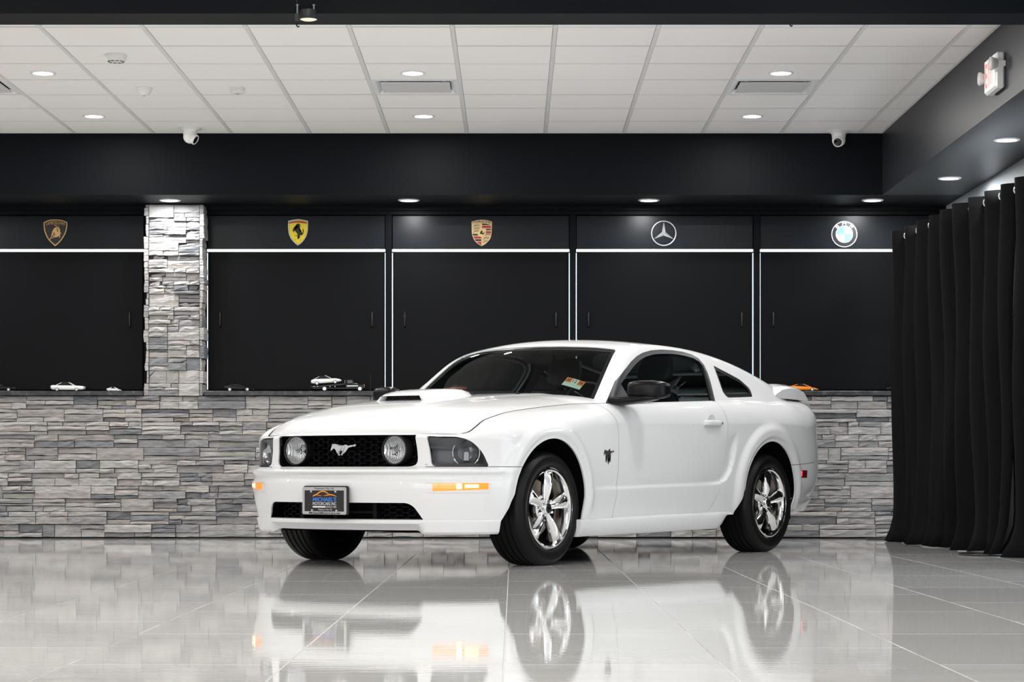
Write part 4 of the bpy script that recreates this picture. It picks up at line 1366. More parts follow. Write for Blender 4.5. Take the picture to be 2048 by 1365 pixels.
# ---- lower grille
ring_band(LG, lambda v, z: L3(fascia_u(v, z) if False else -0.888 + 0.40 * v * v, v, z), lambda v, z: L3(-0.79 + 0.36 * v * v, v, z), 'lower_grille_surround', M_mesh, 0.006)
def gl_at(v): return -0.825 + 0.38 * v * v
MB().grid([[L3(gl_at(v) + 0.035, v, z) for z in (.24, .32, .40)] for v in np.linspace(-.57, .57, 40)]).build('lower_grille_backing', M_under, car)
for sg_ in (-1, 1):
    honeycomb('lower_grille_mesh', lambda v, z: .26 < v * sg_ < .55 and .262 < z < .372, 0, .024, .016, .025, gl_at, .262, .39, -.66, .66)
for v in (-.26, .0, .26):
    loft([[L3(gl_at(v) - .035 + q, v + a, z) for q, a in ((0, -.012), (0, .012), (.05, .016), (.05, -.016))] for z in (.266, .37)]).build('grille_rib', M_mesh, car)
MB().box(-gl_at(0) - .005, -gl_at(0) + .008, -.26, .26, .305, .318).build('grille_bar', M_mesh, car)

# ---- headlamps
for sgn in (1, -1):
    poly = HL if sgn > 0 else mirror_v(HL)
    lens_shell = S_body.shell(lift=-0.003, thick=0.005)
    lens_me = keep(lens_shell, front_prism(inset(poly, 0.003), -1.3, -.36))
    hl = panel('headlamp_lens', lens_me, S_body, M_smoke, car, -0.003)
    bucket_shell = S_body.shell(lift=-0.075, thick=0.006)
    bk = keep(bucket_shell, front_prism(inset(poly, -0.03), -1.3, -.30))
    bk.materials.clear()
    link('bucket', bk, mat('headlamp_bucket', (0.13, 0.13, 0.135), 0.4), hl, smooth=40)
    # edge walls of the bucket
    a = inset(poly, 0.001)
    pts0 = []; pts1 = []
    for v, z in a:
        loc, n = front_hit(v, z)
        u_ = -loc.x if loc is not None else -0.6
        n = Vector(n); n = n if n.x > 0 else -n
        pts0.append(Vector(L3(u_, v, z)) - n * 0.006); pts1.append(Vector(L3(u_, v, z)) - n * 0.08)
    MB().grid([pts0, pts1], close_v=True).build('bucket_wall', mat('headlamp_bucket'), hl, smooth=40)
    # round reflector bowl in the outer half
    cu, cv, cz = -0.588, 0.712 * sgn, 0.645
    ax = Vector((0.86, 0.5 * sgn, 0)).normalized()
    side = ax.cross(Vector((0, 0, 1))).normalized(); up = Vector((0, 0, 1))
    base = Vector(L3(cu, cv, cz))
    prof = [(.073, .012), (.071, .004), (.060, -.012), (.040, -.026), (.012, -.034)]
    P = [[base + side * (r * math.cos(t)) + up * (r * math.sin(t)) + ax * y_ for t in [2 * math.pi * k / 32 for k in range(32)]] for r, y_ in prof]
    MB().grid(P, close_v=True).build('reflector', mat('headlamp_reflector', (0.62, 0.62, 0.63), 0.12, metal=1.0), hl, smooth=60)
    P = [[base + side * (r * math.cos(t)) + up * (r * math.sin(t)) + ax * y_ for t in [2 * math.pi * k / 32 for k in range(32)]] for r, y_ in [(.073, .012), (.078, .013), (.079, .004)]]
    MB().grid(P, close_v=True).build('reflector_ring', M_chrome, hl, smooth=60)
    mb = MB()
    q0 = base + ax * 0.005 - up * 0.02
    for a_, b_ in ((-.016, .016),):
        vs = [q0 + side * x_ + up * z_ + ax * y_ for x_, z_, y_ in [(x_ * .8, z_ * .8, y_) for x_, z_, y_ in [(-.017, -.03, 0), (.017, -.03, 0), (.017, .022, 0), (.010, .03, 0), (-.010, .03, 0), (-.017, .022, 0), (-.017, -.03, -.03), (.017, -.03, -.03), (.017, .022, -.03), (.010, .03, -.03), (-.010, .03, -.03), (-.017, .022, -.03)]]]
        mb.add(vs, [(0, 1, 2, 3, 4, 5), (6, 11, 10, 9, 8, 7)] + [(i, (i + 1) % 6, (i + 1) % 6 + 6, i + 6) for i in range(6)])
    mb.build('bulb_shield', mat('bulb_shield_grey', (0.30, 0.30, 0.30), 0.3, metal=0.5), hl)

# ---- front turn signals
for sgn in (1, -1):
    pa, pb = p_of_v(0.615), p_of_u(-0.572)
    zl = lambda p: 0.432 + 0.010 * (abs(p) - pa) / (pb - pa)
    zh = lambda p: 0.474 + 0.004 * (abs(p) - pa) / (pb - pa)
    sig = patch('turn_signal', sgn * pa, sgn * pb, zl, zh, 0.0025, 0.016, M_amber, car)
    pc = pa + (pb - pa) * 0.42; pd = pa + (pb - pa) * 0.72
    patch('lit_bulb', sgn * (pc), sgn * (pc + 0.030), lambda p: zl(p) + .006, lambda p: zh(p) - .004, 0.0035, 0.003, M_amber_hot, sig)
    patch('lit_bulb', sgn * (pc + .045), sgn * (pd + .03), lambda p: zl(p) + .010, lambda p: zh(p) - .008, 0.0035, 0.003, mat('amber_glow_lit', (1, .7, .3), .2, emit=(1.0, .68, .30), estr=1.5), sig)
    # recess lip above and below the lens
    for z_ in (0.4795, 0.4265):
        patch('signal_recess', sgn * (pa - .035), sgn * (pb + .012), lambda p: z_ - .0035, lambda p: z_ + .0035, 0.005 if z_ > .45 else 0.003, 0.012, M_paint, sig, nv=3)

# ---- rear side markers
for sgn in (1, -1):
    pa, pb = p_of_u(3.115), p_of_u(3.265)
    mk = patch('side_marker', sgn * pa, sgn * pb, lambda p: .500 - .004 * (abs(p) - pa) / (pb - pa), lambda p: .548, 0.002, 0.012, M_red, car, nu=10)
    patch('lit_bulb', sgn * (pa + .012), sgn * (pa + .062), lambda p: .508, lambda p: .542, 0.003, 0.003, M_red_hot, mk, nu=8)

# ---- hood scoop
secs = []
for u, hw, zt_ in [(-.245, .162, .985), (-.21, .171, 1.000), (-.14, .179, 1.015), (-.03, .184, 1.029), (.08, .183, 1.034), (.16, .176, 1.033), (.24, .160, 1.024), (.285, .125, 1.006)]:
    zb0 = hood_z(u, 0.0) - 0.012
    ring = []
    for x_, f in [(-1.12, 0), (-1.02, .35), (-.93, .80), (-.82, .95), (-.5, 1.0), (0, 1.02), (.5, 1.0), (.82, .95), (.93, .80), (1.02, .35), (1.12, 0), (.5, -.2), (-.5, -.2)]:
        zl_ = hood_z(u, hw * x_) - 0.004
        ring.append(L3(u, hw * x_, zl_ + (zt_ - zl_) * f if f >= 0 else zl_ - 0.01))
    secs.append(ring)
scoop_me = loft(secs).mesh('scoop')
mouth = tri_outward(MB().prism([(-.163, .950), (-.143, .982), (.143, .982), (.163, .950)], lambda v, z: L3(-.36, v, z - 0.0), lambda v, z: L3(-.10, v * .9, z + .006)).mesh('c'))
scoop_me = cut(tri_outward(scoop_me), mouth)
scoop_me.materials.clear()
sc = link('hood_scoop', scoop_me, M_paint, car, smooth=38)
MB().prism([(-.160, .945), (-.142, .986), (.142, .986), (.160, .945)], lambda v, z: L3(-.192, v, z), lambda v, z: L3(-.18, v, z)).build('scoop_mesh', M_mesh, sc)
hx = MB()
for r in range(3):
    for c in range(-5, 6):
        x_, z_ = c * .031 + (.0155 if r % 2 else 0), .958 + r * .012
        if abs(x_) < .142:
            hx.tube([L3(-.196, x_ + .0165 * math.cos(a), z_ + .0072 * math.sin(a)) for a in [k * math.pi / 3 for k in range(6)]], 0.0016, n=4, closed=True)
hx.build('scoop_honeycomb', mat('scoop_mesh_edge', (0.03, 0.03, 0.03), 0.4), sc)
# washer jets
for v in (-.0, .33):
    u = .50
    MB().box(-u - .012, -u + .012, v - .009, v + .009, hood_z(u, v) - .002, hood_z(u, v) + .010).build('washer_jet', M_cblack, car)

# ---- rear spoiler
END = [(3.02, 1.046), (3.09, 1.085), (3.18, 1.122), (3.30, 1.139), (3.45, 1.137), (3.545, 1.112), (3.60, 1.066), (3.62, 1.036), (3.57, 1.034), (3.45, 1.040), (3.32, 1.044), (3.20, 1.046)]
MID = [(3.12, 1.090), (3.20, 1.124), (3.31, 1.148), (3.43, 1.160), (3.56, 1.159), (3.64, 1.146), (3.67, 1.126), (3.66, 1.104), (3.61, 1.098), (3.52, 1.100), (3.43, 1.100), (3.35, 1.100)]
secs = []
for v in np.concatenate([np.linspace(-.735, -.5, 10), np.linspace(-.44, .44, 9), np.linspace(.5, .735, 10)]):
    k = float(sstep(.70, .50, abs(v))) if False else float(1 - sstep(.54, .70, abs(v)))
    e = max(0.0, (abs(v) - .68) / .055); sh = 1 - 0.10 * e * e
    cu_, cz_ = 3.40, 1.05
    secs.append([L3(cu_ + ((a[0] * (1 - k) + b[0] * k) - cu_) * sh, v, cz_ + ((a[1] * (1 - k) + b[1] * k) - cz_) * (1 - 0.22 * e * e)) for a, b in zip(END, MID)])
loft(secs).build('rear_spoiler', M_paint, car, smooth=45)

# ---- door mirrors
for sgn in (1, -1):
    secs = []
    for v, cu_, cz_, a, b in [(.880, .905, 1.030, .020, .035), (.890, .905, 1.031, .050, .050), (.915, .908, 1.032, .062, .056), (.96, .918, 1.033, .066, .058), (1.02, .935, 1.034, .064, .057), (1.07, .955, 1.033, .056, .052), (1.10, .972, 1.032, .040, .042), (1.112, .98, 1.032, .015, .02)]:
        secs.append([L3(p[0], sgn * v, p[1]) for p in superell(cu_, cz_, a, b, 3.4, 24)])
    mir = loft(secs).build('door_mirror', M_satin, car, smooth=55)
    arm = []
    for v, cu_, cz_, a, b in [(.80, .850, .972, .075, .026), (.86, .855, .970, .085, .028), (.93, .880, .972, .085, .024), (1.00, .915, .979, .070, .018), (1.06, .945, .986, .04, .010)]:
        arm.append([L3(p[0], sgn * v, p[1]) for p in superell(cu_, cz_, a, b, 2.6, 20)])
    loft(arm).build('mirror_arm', M_satin, mir, smooth=55)
    vs = [L3(.972 + .02 * abs(v - 1.0) * 3, sgn * v, 1.033 + z) for v, z in superell(1.0, 0.0, .085, .045, 3.2, 24)]
    vs = [(-( .995 + (abs(y) - .9) * .16), y, z) for x, y, z in vs]
    MB().add(vs, [tuple(range(24))]).build('mirror_glass', mat('mirror_glass', (0.8, 0.8, 0.82), 0.02, metal=1.0), mir)

# ---- door handles, fuel flap, fender badge, seams
for sgn, door in ((1, door_l), (-1, door_r)):
    path = []
    for k, u in enumerate(np.linspace(1.775, 1.990, 9)):
        loc, n = side_hit(u, .850, sgn)
        off = 0.024 if 0 < k < 8 else 0.006
        path.append((loc.x, loc.y + sgn * off, .850 + (0.002 if 0 < k < 8 else 0)))
    secs = []
    for q in path:
        secs.append([(q[0], q[1] + a, q[2] + b) for a, b in superell(0, 0, .011, .0165, 2.6, 14)])
    h_ = loft(secs).build('door_handle', M_paint, door, smooth=55)
    loc, n = side_hit(1.88, .848, sgn)
    MB().lathe([(.058, .004), (.054, .0015), (.03, .001), (.002, .001)], axis='y', c=(loc.x, loc.y, .846), n=28).build('handle_recess', mat('handle_recess_paint', (0.72, 0.715, 0.70), 0.35, coat=0.5), door, smooth=50)
    loc, n = side_hit(1.968, .85, sgn)
    MB().box(loc.x - .004, loc.x + .004, min(loc.y + sgn * .030, loc.y + sgn * .036), max(loc.y + sgn * .030, loc.y + sgn * .036), .843, .857).build('key_lock', M_cblack, door)
ring = []
for k in range(48):
    a = 2 * math.pi * k / 48
    loc, n = side_hit(3.19 + .082 * math.cos(a), .842 + .090 * math.sin(a), 1)
    ring.append((loc.x, loc.y, loc.z))
MB().tube(ring, 0.0024, n=5, closed=True).build('fuel_flap_seam', mat('seam_shadow_grey', (0.18, 0.18, 0.18), 0.6), car)
loc, n = side_hit(3.27, .842, 1)
ellipsoid((loc.x, loc.y, .842), (.008, .006, .012)).build('fuel_flap_tab', M_paint, car, smooth=60)
# fender badge: three bars with a running horse
for sgn in (1, -1):
    loc, n = side_hit(.605, .634, sgn)
    for k, (dx, hh_) in enumerate([(-.020, .040), (0.0, .055), (.020, .040)]):
        poly = [(dx - .008, .012), (dx - .0095, .0), (dx - .007, -hh_ * .7), (dx, -hh_), (dx + .007, -hh_ * .7), (dx + .0095, 0), (dx + .008, .012)]
        emblem_solid('badge_bar', poly, lambda a, b, d: (loc.x - a * sgn if False else loc.x - a, loc.y + sgn * (0.001 + d), loc.z + b), 0.004, [mat('badge_dark', (0.05, 0.05, 0.06), 0.3, metal=.8), M_chrome, mat('badge_dark')][k], car)
    emblem_solid('badge_horse', PONY, lambda a, b, d: (loc.x - (a - 1020) * ps_ * .62, loc.y + sgn * (0.005 + d), loc.z + .012 - (b - 335) * ps_ * .62), 0.003, M_alloy_dark, car)
    emblem_solid('badge_crown', [(-.028, .018), (-.022, .044), (-.014, .022), (0, .03), (.014, .022), (.022, .044), (.028, .018)], lambda a, b, d: (loc.x - a, loc.y + sgn * (0.001 + d), loc.z + b), 0.003, mat('badge_dark'), car)
# shut line between bonnet side and cowl corner is left as the real gap; small clip behind the rear arch
loc, n = side_hit(3.05, .52, 1)

# ---- licence plate with frame
pl = empty('licence_plate', L3(-0.955, 0.0, 0.376), 0)
pl.parent = car
M_frame = mat('plate_frame_silver', (0.55, 0.56, 0.57), 0.3, metal=0.7)
M_plate = mat('plate_black', (0.018, 0.016, 0.017), 0.4)
M_txtw = mat('plate_print_white', (0.75, 0.75, 0.75), 0.5)
M_txtb = mat('plate_print_black', (0.012, 0.012, 0.012), 0.5)
M_blue = mat('plate_print_blue', (0.05, 0.19, 0.62), 0.5)
M_orange = mat('plate_print_orange', (0.85, 0.30, 0.03), 0.5)
def fplane(a, b, d): return (d, a, b)
outer = roundpoly([(-.156, -.077), (.156, -.077), (.156, .077), (-.156, .077)], .012, 4)
emblem_solid('plate_backing', inset(outer, -.004), lambda a, b, d: (d - .012, a + .004, b + .003), .010, M_cblack, pl)
emblem_solid('plate', inset(outer, .004), lambda a, b, d: (d - .001, a, b), .003, M_plate, pl)
inner_ = roundpoly([(-.141, -.060), (.141, -.060), (.141, .058), (-.141, .058)], .003, 4)
fr_ = MB(); n_ = len(outer)
fr_.grid([[(0, a[0], a[1]), (.007, a[0], a[1]), (.007, b[0], b[1]), (0, b[0], b[1])] for a, b in zip(outer, inner_)], close_u=True, close_v=True)
fr_.build('plate_frame', M_frame, pl)
def text_mesh(s, extrude=0.0005, bold=0.0, shear=0.0, spacing=1.0):
    cu_ = bpy.data.curves.new('t', 'FONT'); cu_.body = s; cu_.extrude = 0; cu_.offset = bold; cu_.shear = shear; cu_.space_character = spacing; cu_.resolution_u = 3
    o = bpy.data.objects.new('t', cu_); TMP.collection.objects.link(o)
    vl = TMP.view_layers[0]; vl.update()
    me = bpy.data.meshes.new_from_object(o.evaluated_get(vl.depsgraph), depsgraph=vl.depsgraph)
    bpy.data.objects.remove(o); bpy.data.curves.remove(cu_)
    return me
def text_on(name, s, fn, cx_, cy_, width, height, material, parent, bold=0.0, shear=0.0, bend=None):
    """flat lettering scaled to width x height about (cx, cy); fn(a, b, d) -> 3d"""
    me = text_mesh(s, bold=bold, shear=shear)
    co = np.array([v.co[:] for v in me.vertices])
    mn, mx_ = co.min(0), co.max(0)
    for v, c in zip(me.vertices, co):
        a = cx_ + ((c[0] - mn[0]) / (mx_[0] - mn[0]) - 0.5) * width
        b = cy_ + ((c[1] - mn[1]) / (mx_[1] - mn[1]) - 0.5) * height
        if bend: a, b = bend(a, b)
        v.co = fn(a, b, 0.0)
    me.materials.clear(); me.update()
    return link(name, me, material, parent)
fp = lambda a, b, d: (.0034 + d, a, b)
fq = lambda a, b, d: (.0078 + d, a, b)
text_on('lettering', 'Neptune City, NJ', fq, 0, .0675, .135, .0115, M_txtb, pl, bold=.01)
text_on('lettering', 'MichaelsMotorCars.net', fq, .004, -.0685, .225, .0125, M_txtb, pl, bold=.02, shear=.2)
text_on('lettering', "MICHAEL'S", fp, 0, .008, .168, .024, M_blue, pl, bold=.025, shear=.12)
text_on('lettering', 'MOTORCARS INC', fp, 0, -.0165, .168, .0175, M_txtw, pl)
text_on('lettering', 'SINCE 1986', fp, .049, -.0345, .070, .0095, M_txtw, pl)
text_on('lettering', 'Neptune City, NJ', fp, .004, -.0505, .095, .0105, M_txtw, pl)
emblem_solid('underline', [(-.084, -.0385), (.008, -.0385), (.008, -.0305), (-.084, -.0305)], lambda a, b, d: (.0025 + d, a, b), .001, M_txtw, pl)
def ribbon(name, pts, ws, material, parent):
    up_, lo_ = [], []
    for i, p in enumerate(pts):
        q0 = Vector(pts[max(0, i - 1)]); q1 = Vector(pts[min(len(pts) - 1, i + 1)])
        d = (q1 - q0).normalized(); n = Vector((-d.y, d.x)) * ws[i]
        up_.append((.0036, p[0] + n.x, p[1] + n.y)); lo_.append((.0036, p[0] - n.x, p[1] - n.y))
    return MB().grid([up_, lo_]).build(name, material, parent)
ribbon('car_line', [(-.086, .0225), (-.078, .029), (-.062, .0325), (-.052, .0375), (-.040, .0455), (-.026, .0515), (-.010, .0535), (.006, .0505), (.020, .044), (.032, .0375)], [.0006, .0028, .0036, .0036, .0034, .0030, .0030, .0032, .0028, .0008], M_orange, pl)
ribbon('car_line', [(-.050, .0305), (-.034, .0285), (-.018, .0285)], [.002, .0014, .0004], M_orange, pl)
ribbon('car_line', [(-.008, .0285), (.012, .0305), (.036, .0345), (.058, .0330), (.074, .0285), (.087, .0215)], [.0004, .0020, .0030, .0026, .0020, .0005], M_orange, pl)
for a, b in ((-.093, .052), (.080, .052), (-.086, -.055), (.087, -.055)):
    MB().lathe([(.0062, 0), (.0062, .0085), (.004, .0095)], axis='x', c=(0, a, b), n=16, cap1=True).build('frame_tab', M_frame, pl, smooth=30)

# ---- cabin
M_int = mat('cabin_charcoal', (0.007, 0.007, 0.0075), 0.7, spec=0.2)
M_seat = mat('seat_black_leather', (0.022, 0.022, 0.024), 0.4)
hlr = cut(S_green.shell(lift=-0.027, thick=0.004), top_prism(WSH), top_prism(BLT, 1.0, 2.0), *side_trim(SWIN), *side_trim(QWIN))
hlr = cut(hlr, below); hlr.materials.clear()
link('headliner', hlr, mat('headliner_grey', (0.015, 0.015, 0.016), 0.9), car)
MB().box(-2.9, -0.75, -0.76, 0.76, .27, .34).build('cabin_floor', M_int, car)
for sgn in (1, -1):
    MB().box(-2.30, -0.75, min(.70 * sgn, .80 * sgn), max(.70 * sgn, .80 * sgn), .30, .93).build('door_card', M_int, car)
dash = loft([[L3(u, v, z) for u, z in [(.66, .86), (.72, .955), (.90, .985), (1.06, .975), (1.16, .93), (1.18, .80), (1.10, .60), (.66, .60)]] for v in (-.70, -.35, 0, .35, .70)])
dash.build('dashboard', M_int, car, smooth=40)
loft([[L3(u, v, z) for u, z in [(1.02, .97), (1.06, 1.0), (1.14, 1.0), (1.20, .965), (1.18, .92)]] for v in (.22, .30, .44, .52)]).build('gauge_hood', M_int, car, smooth=40)
def tilt_ring(c, r, tilt, n=32): return [(c[0] + r * math.sin(tilt) * math.sin(a), c[1] + r * math.cos(a), c[2] + r * math.cos(tilt) * math.sin(a)) for a in [2 * math.pi * k / n for k in range(n)]]
swc = L3(1.30, .37, .93)
sw = MB().tube(tilt_ring(swc, .185, 0.42), 0.015, n=8, closed=True).build('steering_wheel', M_seat, car, smooth=60)
mb = MB()
for a in (0.1, math.pi - 0.1, -math.pi / 2):
    mb.tube([swc, (swc[0] + .18 * math.sin(.42) * math.sin(a), swc[1] + .18 * math.cos(a), swc[2] + .18 * math.cos(.42) * math.sin(a))], .013, n=6)
mb.tube([swc, L3(1.12, .37, .86)], .035, n=10)
mb.build('wheel_spoke', mat('wheel_spoke_grey', (0.12, 0.12, 0.12), 0.4), sw, smooth=50)
def seat(v0, u0, rear=False):
    st = None
    wd = .25 if not rear else .26
    secs = [[L3(u0 + du, v0 + a, .42 + b) for a, b in superell(0, 0, wd, hh_, 3.2, 20)] for du, hh_ in ((-.27, .05), (-.22, .08), (0, .085), (.20, .08), (.25, .05))]
    st = loft(secs).build('rear_seat' if rear else 'front_seat', M_seat, car, smooth=55)
    secs = []
    for t_, w_, d_ in [(0, .22, .06), (.1, .25, .075), (.35, .255, .075), (.55, .235, .065), (.66, .19, .05), (.70, .12, .03)]:
        if rear: t_ *= .72
        cu_, cz_ = u0 + .20 + t_ * .36, .45 + t_ * .90
        secs.append([L3(cu_ + b * .93, v0 + a, cz_ - b * .36) for a, b in superell(0, 0, w_, d_, 3.0, 20)])
    loft(secs).build('backrest', M_seat, st, smooth=55)
    if not rear:
        secs = []
        for t_, w_, d_ in [(.74, .08, .03), (.78, .125, .045), (.86, .13, .05), (.93, .115, .04), (.955, .07, .02)]:
            cu_, cz_ = u0 + .20 + t_ * .34, .45 + t_ * .90
            secs.append([L3(cu_ + b * .93, v0 + a, cz_ - b * .36) for a, b in superell(0, 0, w_, d_, 3.0, 18)])
        loft(secs).build('headrest', M_seat, st, smooth=55)
    return st
seat(.36, 1.62); seat(-.36, 1.62); seat(.30, 2.30, True); seat(-.30, 2.30, True)
loft([[L3(1.235 + .01 * abs(k), v, 1.262) if False else L3(1.24 + b, v, 1.262 + a) for a, b in superell(0, 0, .032 * f, .014, 3, 14)] for k, v, f in ((0, -.115, .4), (1, -.10, .9), (2, 0, 1), (3, .10, .9), (4, .115, .4))]).build('rear_view_mirror', M_int, car, smooth=50)
MB().tube([L3(1.235, 0, 1.27), L3(1.19, 0, 1.335)], .008, n=8).build('mirror_stalk', M_int, car)
# inspection sticker inside the lower driver's corner of the windshield
def ws_pt(u, v, lift): 
    q = green_pt(np.array([u]), np.array([v]))[0]
    return Vector((q[0], q[1], q[2])) + Vector((0.45, 0.1, 0.85)).normalized() * lift
st_c = (0.86, 0.50)
def stick(a, b, d):
    p = ws_pt(st_c[0] + b * .80, st_c[1] + a, -0.0135 + d * 1.0)
    return tuple(p)
def quad_grid(name, a0, a1, b0, b1, d, material, parent):
    P = [[stick(a0 + (a1 - a0) * i / 6, b0 + (b1 - b0) * j / 4, d) for j in range(5)] for i in range(7)]
    return MB().grid(P).build(name, material, parent)
stk = quad_grid('inspection_sticker', -.065, .065, -.045, .045, 0.0012, mat('sticker_pale_green', (0.55, 0.66, 0.55), 0.5), car)
quad_grid('sticker_orange_band', -.065, -.022, -.005, .045, 0.0016, mat('sticker_orange', (0.75, 0.20, 0.03), 0.5), stk)
quad_grid('sticker_orange_band', .022, .065, -.005, .045, 0.0016, mat('sticker_orange'), stk)
quad_grid('sticker_white_box', -.022, .022, -.005, .045, 0.0016, mat('sticker_white', (0.75, 0.76, 0.72), 0.5), stk)
for s_, a_ in (('20', -.043), ('12', 0.0), ('24', .043)):
    text_on('lettering', s_, lambda a, b, d: stick(a, b, 0.0022), a_, .020, .026 if s_ != '12' else .030, .028 if s_ != '12' else .034, M_txtb, stk, bold=.02)
# ================================================================== emblems on the panels
EM_Y = PAN_Y - 0.0125
def emblem_frame(name, cx_px, cy_px, label):
    x, y, z = px(cx_px, cy_px, EM_Y)
    return empty(name, (x, y, z), label=label, category='emblem', group='car maker emblems on the black panels')
def zoomfn(x0, y0, sc, cx_px, cy_px):
    """photo-zoom pixel -> local panel coordinates (x right, z up) of an emblem"""
    k = EM_Y / F_PX
    def f(pts): return [((x0 + a / sc - cx_px) * k, -(y0 + b / sc - cy_px) * k) for a, b in pts]
    return f
def efn(base): return lambda a, b, d: (a, -(base + d), b)
def plate2d(name, pts, base, depth, material, parent): return emblem_solid(name, pts, efn(base), depth, material, parent)
M_gold = mat('emblem_gold', (0.55, 0.34, 0.13), 0.4, metal=0.3)
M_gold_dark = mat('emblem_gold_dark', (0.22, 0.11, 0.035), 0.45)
M_yel = mat('emblem_yellow', (0.80, 0.60, 0.02), 0.4)
M_redm = mat('emblem_red', (0.42, 0.02, 0.02), 0.4)
M_ebk = mat('emblem_black', (0.006, 0.006, 0.006), 0.4)
M_ewh = mat('emblem_white', (0.80, 0.80, 0.78), 0.4)
M_eblue = mat('emblem_light_blue', (0.22, 0.48, 0.78), 0.35)
M_silver = mat('emblem_silver', (0.75, 0.76, 0.78), 0.25, metal=0.7)
M_tan = mat('emblem_tan_gold', (0.66, 0.47, 0.24), 0.4, metal=0.1)
def ring2d(name, outer_, inner_, base, depth, material, parent):
    mb = MB()
    mb.grid([[(a[0], -base, a[1]), (a[0], -(base + depth), a[1]), (b[0], -(base + depth), b[1]), (b[0], -base, b[1])] for a, b in zip(outer_, inner_)], close_u=True, close_v=True)
    return mb.build(name, material, parent)
def smooth_closed(pts, n=4, corners=()):
    """Catmull-Rom through a closed outline, keeping listed corners sharp"""
    out = []; m = len(pts)
    for i in range(m):
        p0, p1, p2, p3 = [Vector(pts[(i + k) % m]) for k in (-1, 0, 1, 2)]
        if i in corners: p0 = p1 - (p2 - p1)
        if (i + 1) % m in corners: p3 = p2 + (p2 - p1)
        for k in range(n):
            t = k / n
            out.append(tuple(0.5 * ((2 * p1) + (p2 - p0) * t + (2 * p0 - 5 * p1 + 4 * p2 - p3) * t * t + (3 * p1 - p0 - 3 * p2 + p3) * t ** 3)))
    return out
def circ(r, n=40, c=(0, 0)): return [(c[0] + r * math.cos(2 * math.pi * k / n), c[1] + r * math.sin(2 * math.pi * k / n)) for k in range(n)]

# gold shield with a bull
e = emblem_frame('bull_shield_emblem', 111, 466, 'black and gold shield emblem with a charging bull, left of the stone column')
f = zoomfn(70, 430, 19.5, 111, 466)
sh = smooth_closed(f([(345, 290), (560, 205), (810, 182), (1050, 208), (1255, 285), (1262, 420), (1215, 680), (1080, 930), (950, 1090), (795, 1225), (640, 1090), (500, 930), (385, 680), (342, 420)]), 4, corners=(0, 4, 9))
plate2d('shield', sh, 0.0, 0.004, M_ebk, e)
ring2d('shield_border', sh, inset(sh, 0.0075), 0.003, 0.004, M_gold, e)
bull = f([(600, 965), (570, 945), (620, 900), (650, 790), (680, 660), (710, 590), (760, 520), (840, 478), (920, 495), (985, 570), (990, 680), (1045, 745), (980, 735), (985, 880), (955, 900), (950, 800), (910, 850), (850, 885), (815, 860), (800, 880), (765, 895), (750, 840), (700, 920), (668, 915), (720, 850), (700, 770), (660, 850), (630, 930)])
plate2d('bull', bull, 0.003, 0.004, M_gold, e)
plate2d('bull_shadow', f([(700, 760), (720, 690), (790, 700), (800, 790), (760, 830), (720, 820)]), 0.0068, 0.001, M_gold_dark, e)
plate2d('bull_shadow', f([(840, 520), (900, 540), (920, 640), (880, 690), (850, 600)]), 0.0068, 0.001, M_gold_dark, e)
MB().tube([(a, -.006, b) for a, b in f([(960, 490), (930, 450), (860, 440), (780, 430), (750, 420), (790, 395), (860, 400)])], 0.0018, n=6).build('bull_tail', M_gold, e)
cxl, cyl = f([(800, 330)])[0]
text_on('lettering', 'LAMBORGHINI', lambda a, b, d: (a, -.0062, b), cxl, cyl, .152, .0255, M_gold_dark if False else M_gold, e, bend=lambda a, b: (a, b - 1.6 * (a - cxl) ** 2 + .004))

# yellow shield with a rearing horse
e = emblem_frame('rearing_horse_shield_emblem', 596, 466, 'yellow shield emblem with a black rearing horse')
f = zoomfn(560, 430, 19.5, 596, 466)
sh = smooth_closed(f([(325, 245), (530, 195), (710, 175), (890, 195), (1090, 245), (1092, 420), (1075, 660), (1000, 880), (860, 1070), (700, 1195), (545, 1070), (405, 880), (335, 660), (318, 420)]), 4, corners=(0, 4, 9))
plate2d('shield', sh, 0.0, 0.004, mat('emblem_dark_border', (0.05, 0.045, 0.04), 0.4), e)
ring2d('shield_border', sh, inset(sh, 0.0035), 0.003, 0.003, M_silver, e)
plate2d('yellow_field', inset(sh, 0.0065), 0.0035, 0.001, M_yel, e)
plate2d('red_stripe', f([(352, 300), (530, 250), (710, 235), (880, 250), (1050, 300), (1050, 345), (880, 312), (710, 298), (530, 312), (352, 345)]), 0.0042, 0.001, M_redm, e)
plate2d('green_stripe', f([(352, 268), (530, 222), (640, 208), (640, 232), (530, 247), (352, 296)]), 0.0042, 0.0012, mat('emblem_pale_grey', (0.55, 0.58, 0.52), 0.5), e)
horse = f([(625, 395), (660, 375), (690, 340), (730, 345), (775, 375), (795, 420), (775, 480), (770, 560), (745, 590), (770, 640), (815, 690), (835, 730), (870, 725), (905, 690), (915, 640), (885, 580), (900, 540), (925, 610), (930, 680), (900, 740), (870, 790), (850, 800), (830, 755), (815, 790), (775, 815), (760, 835), (785, 870), (750, 915), (715, 950), (690, 960), (700, 930), (740, 880), (735, 840), (715, 850), (700, 825), (600, 830), (595, 805), (690, 820), (705, 790), (685, 740), (650, 680), (610, 625), (570, 605), (530, 620), (560, 690), (560, 715), (540, 690), (520, 620), (500, 640), (505, 590), (525, 550), (520, 530), (550, 515), (580, 545), (590, 585), (640, 555), (690, 510), (700, 450), (690, 420), (650, 420), (628, 415)])
plate2d('horse', horse, 0.0045, 0.003, M_ebk, e)
for a in (600, 800):
    c = f([(a, 985)])[0]
    text_on('lettering', 'S' if a == 600 else 'F', lambda p, q, d: (p, -.0052, q), c[0], c[1], .010, .0155, mat('emblem_umber', (0.25, 0.13, 0.02), .5), e, shear=.15)

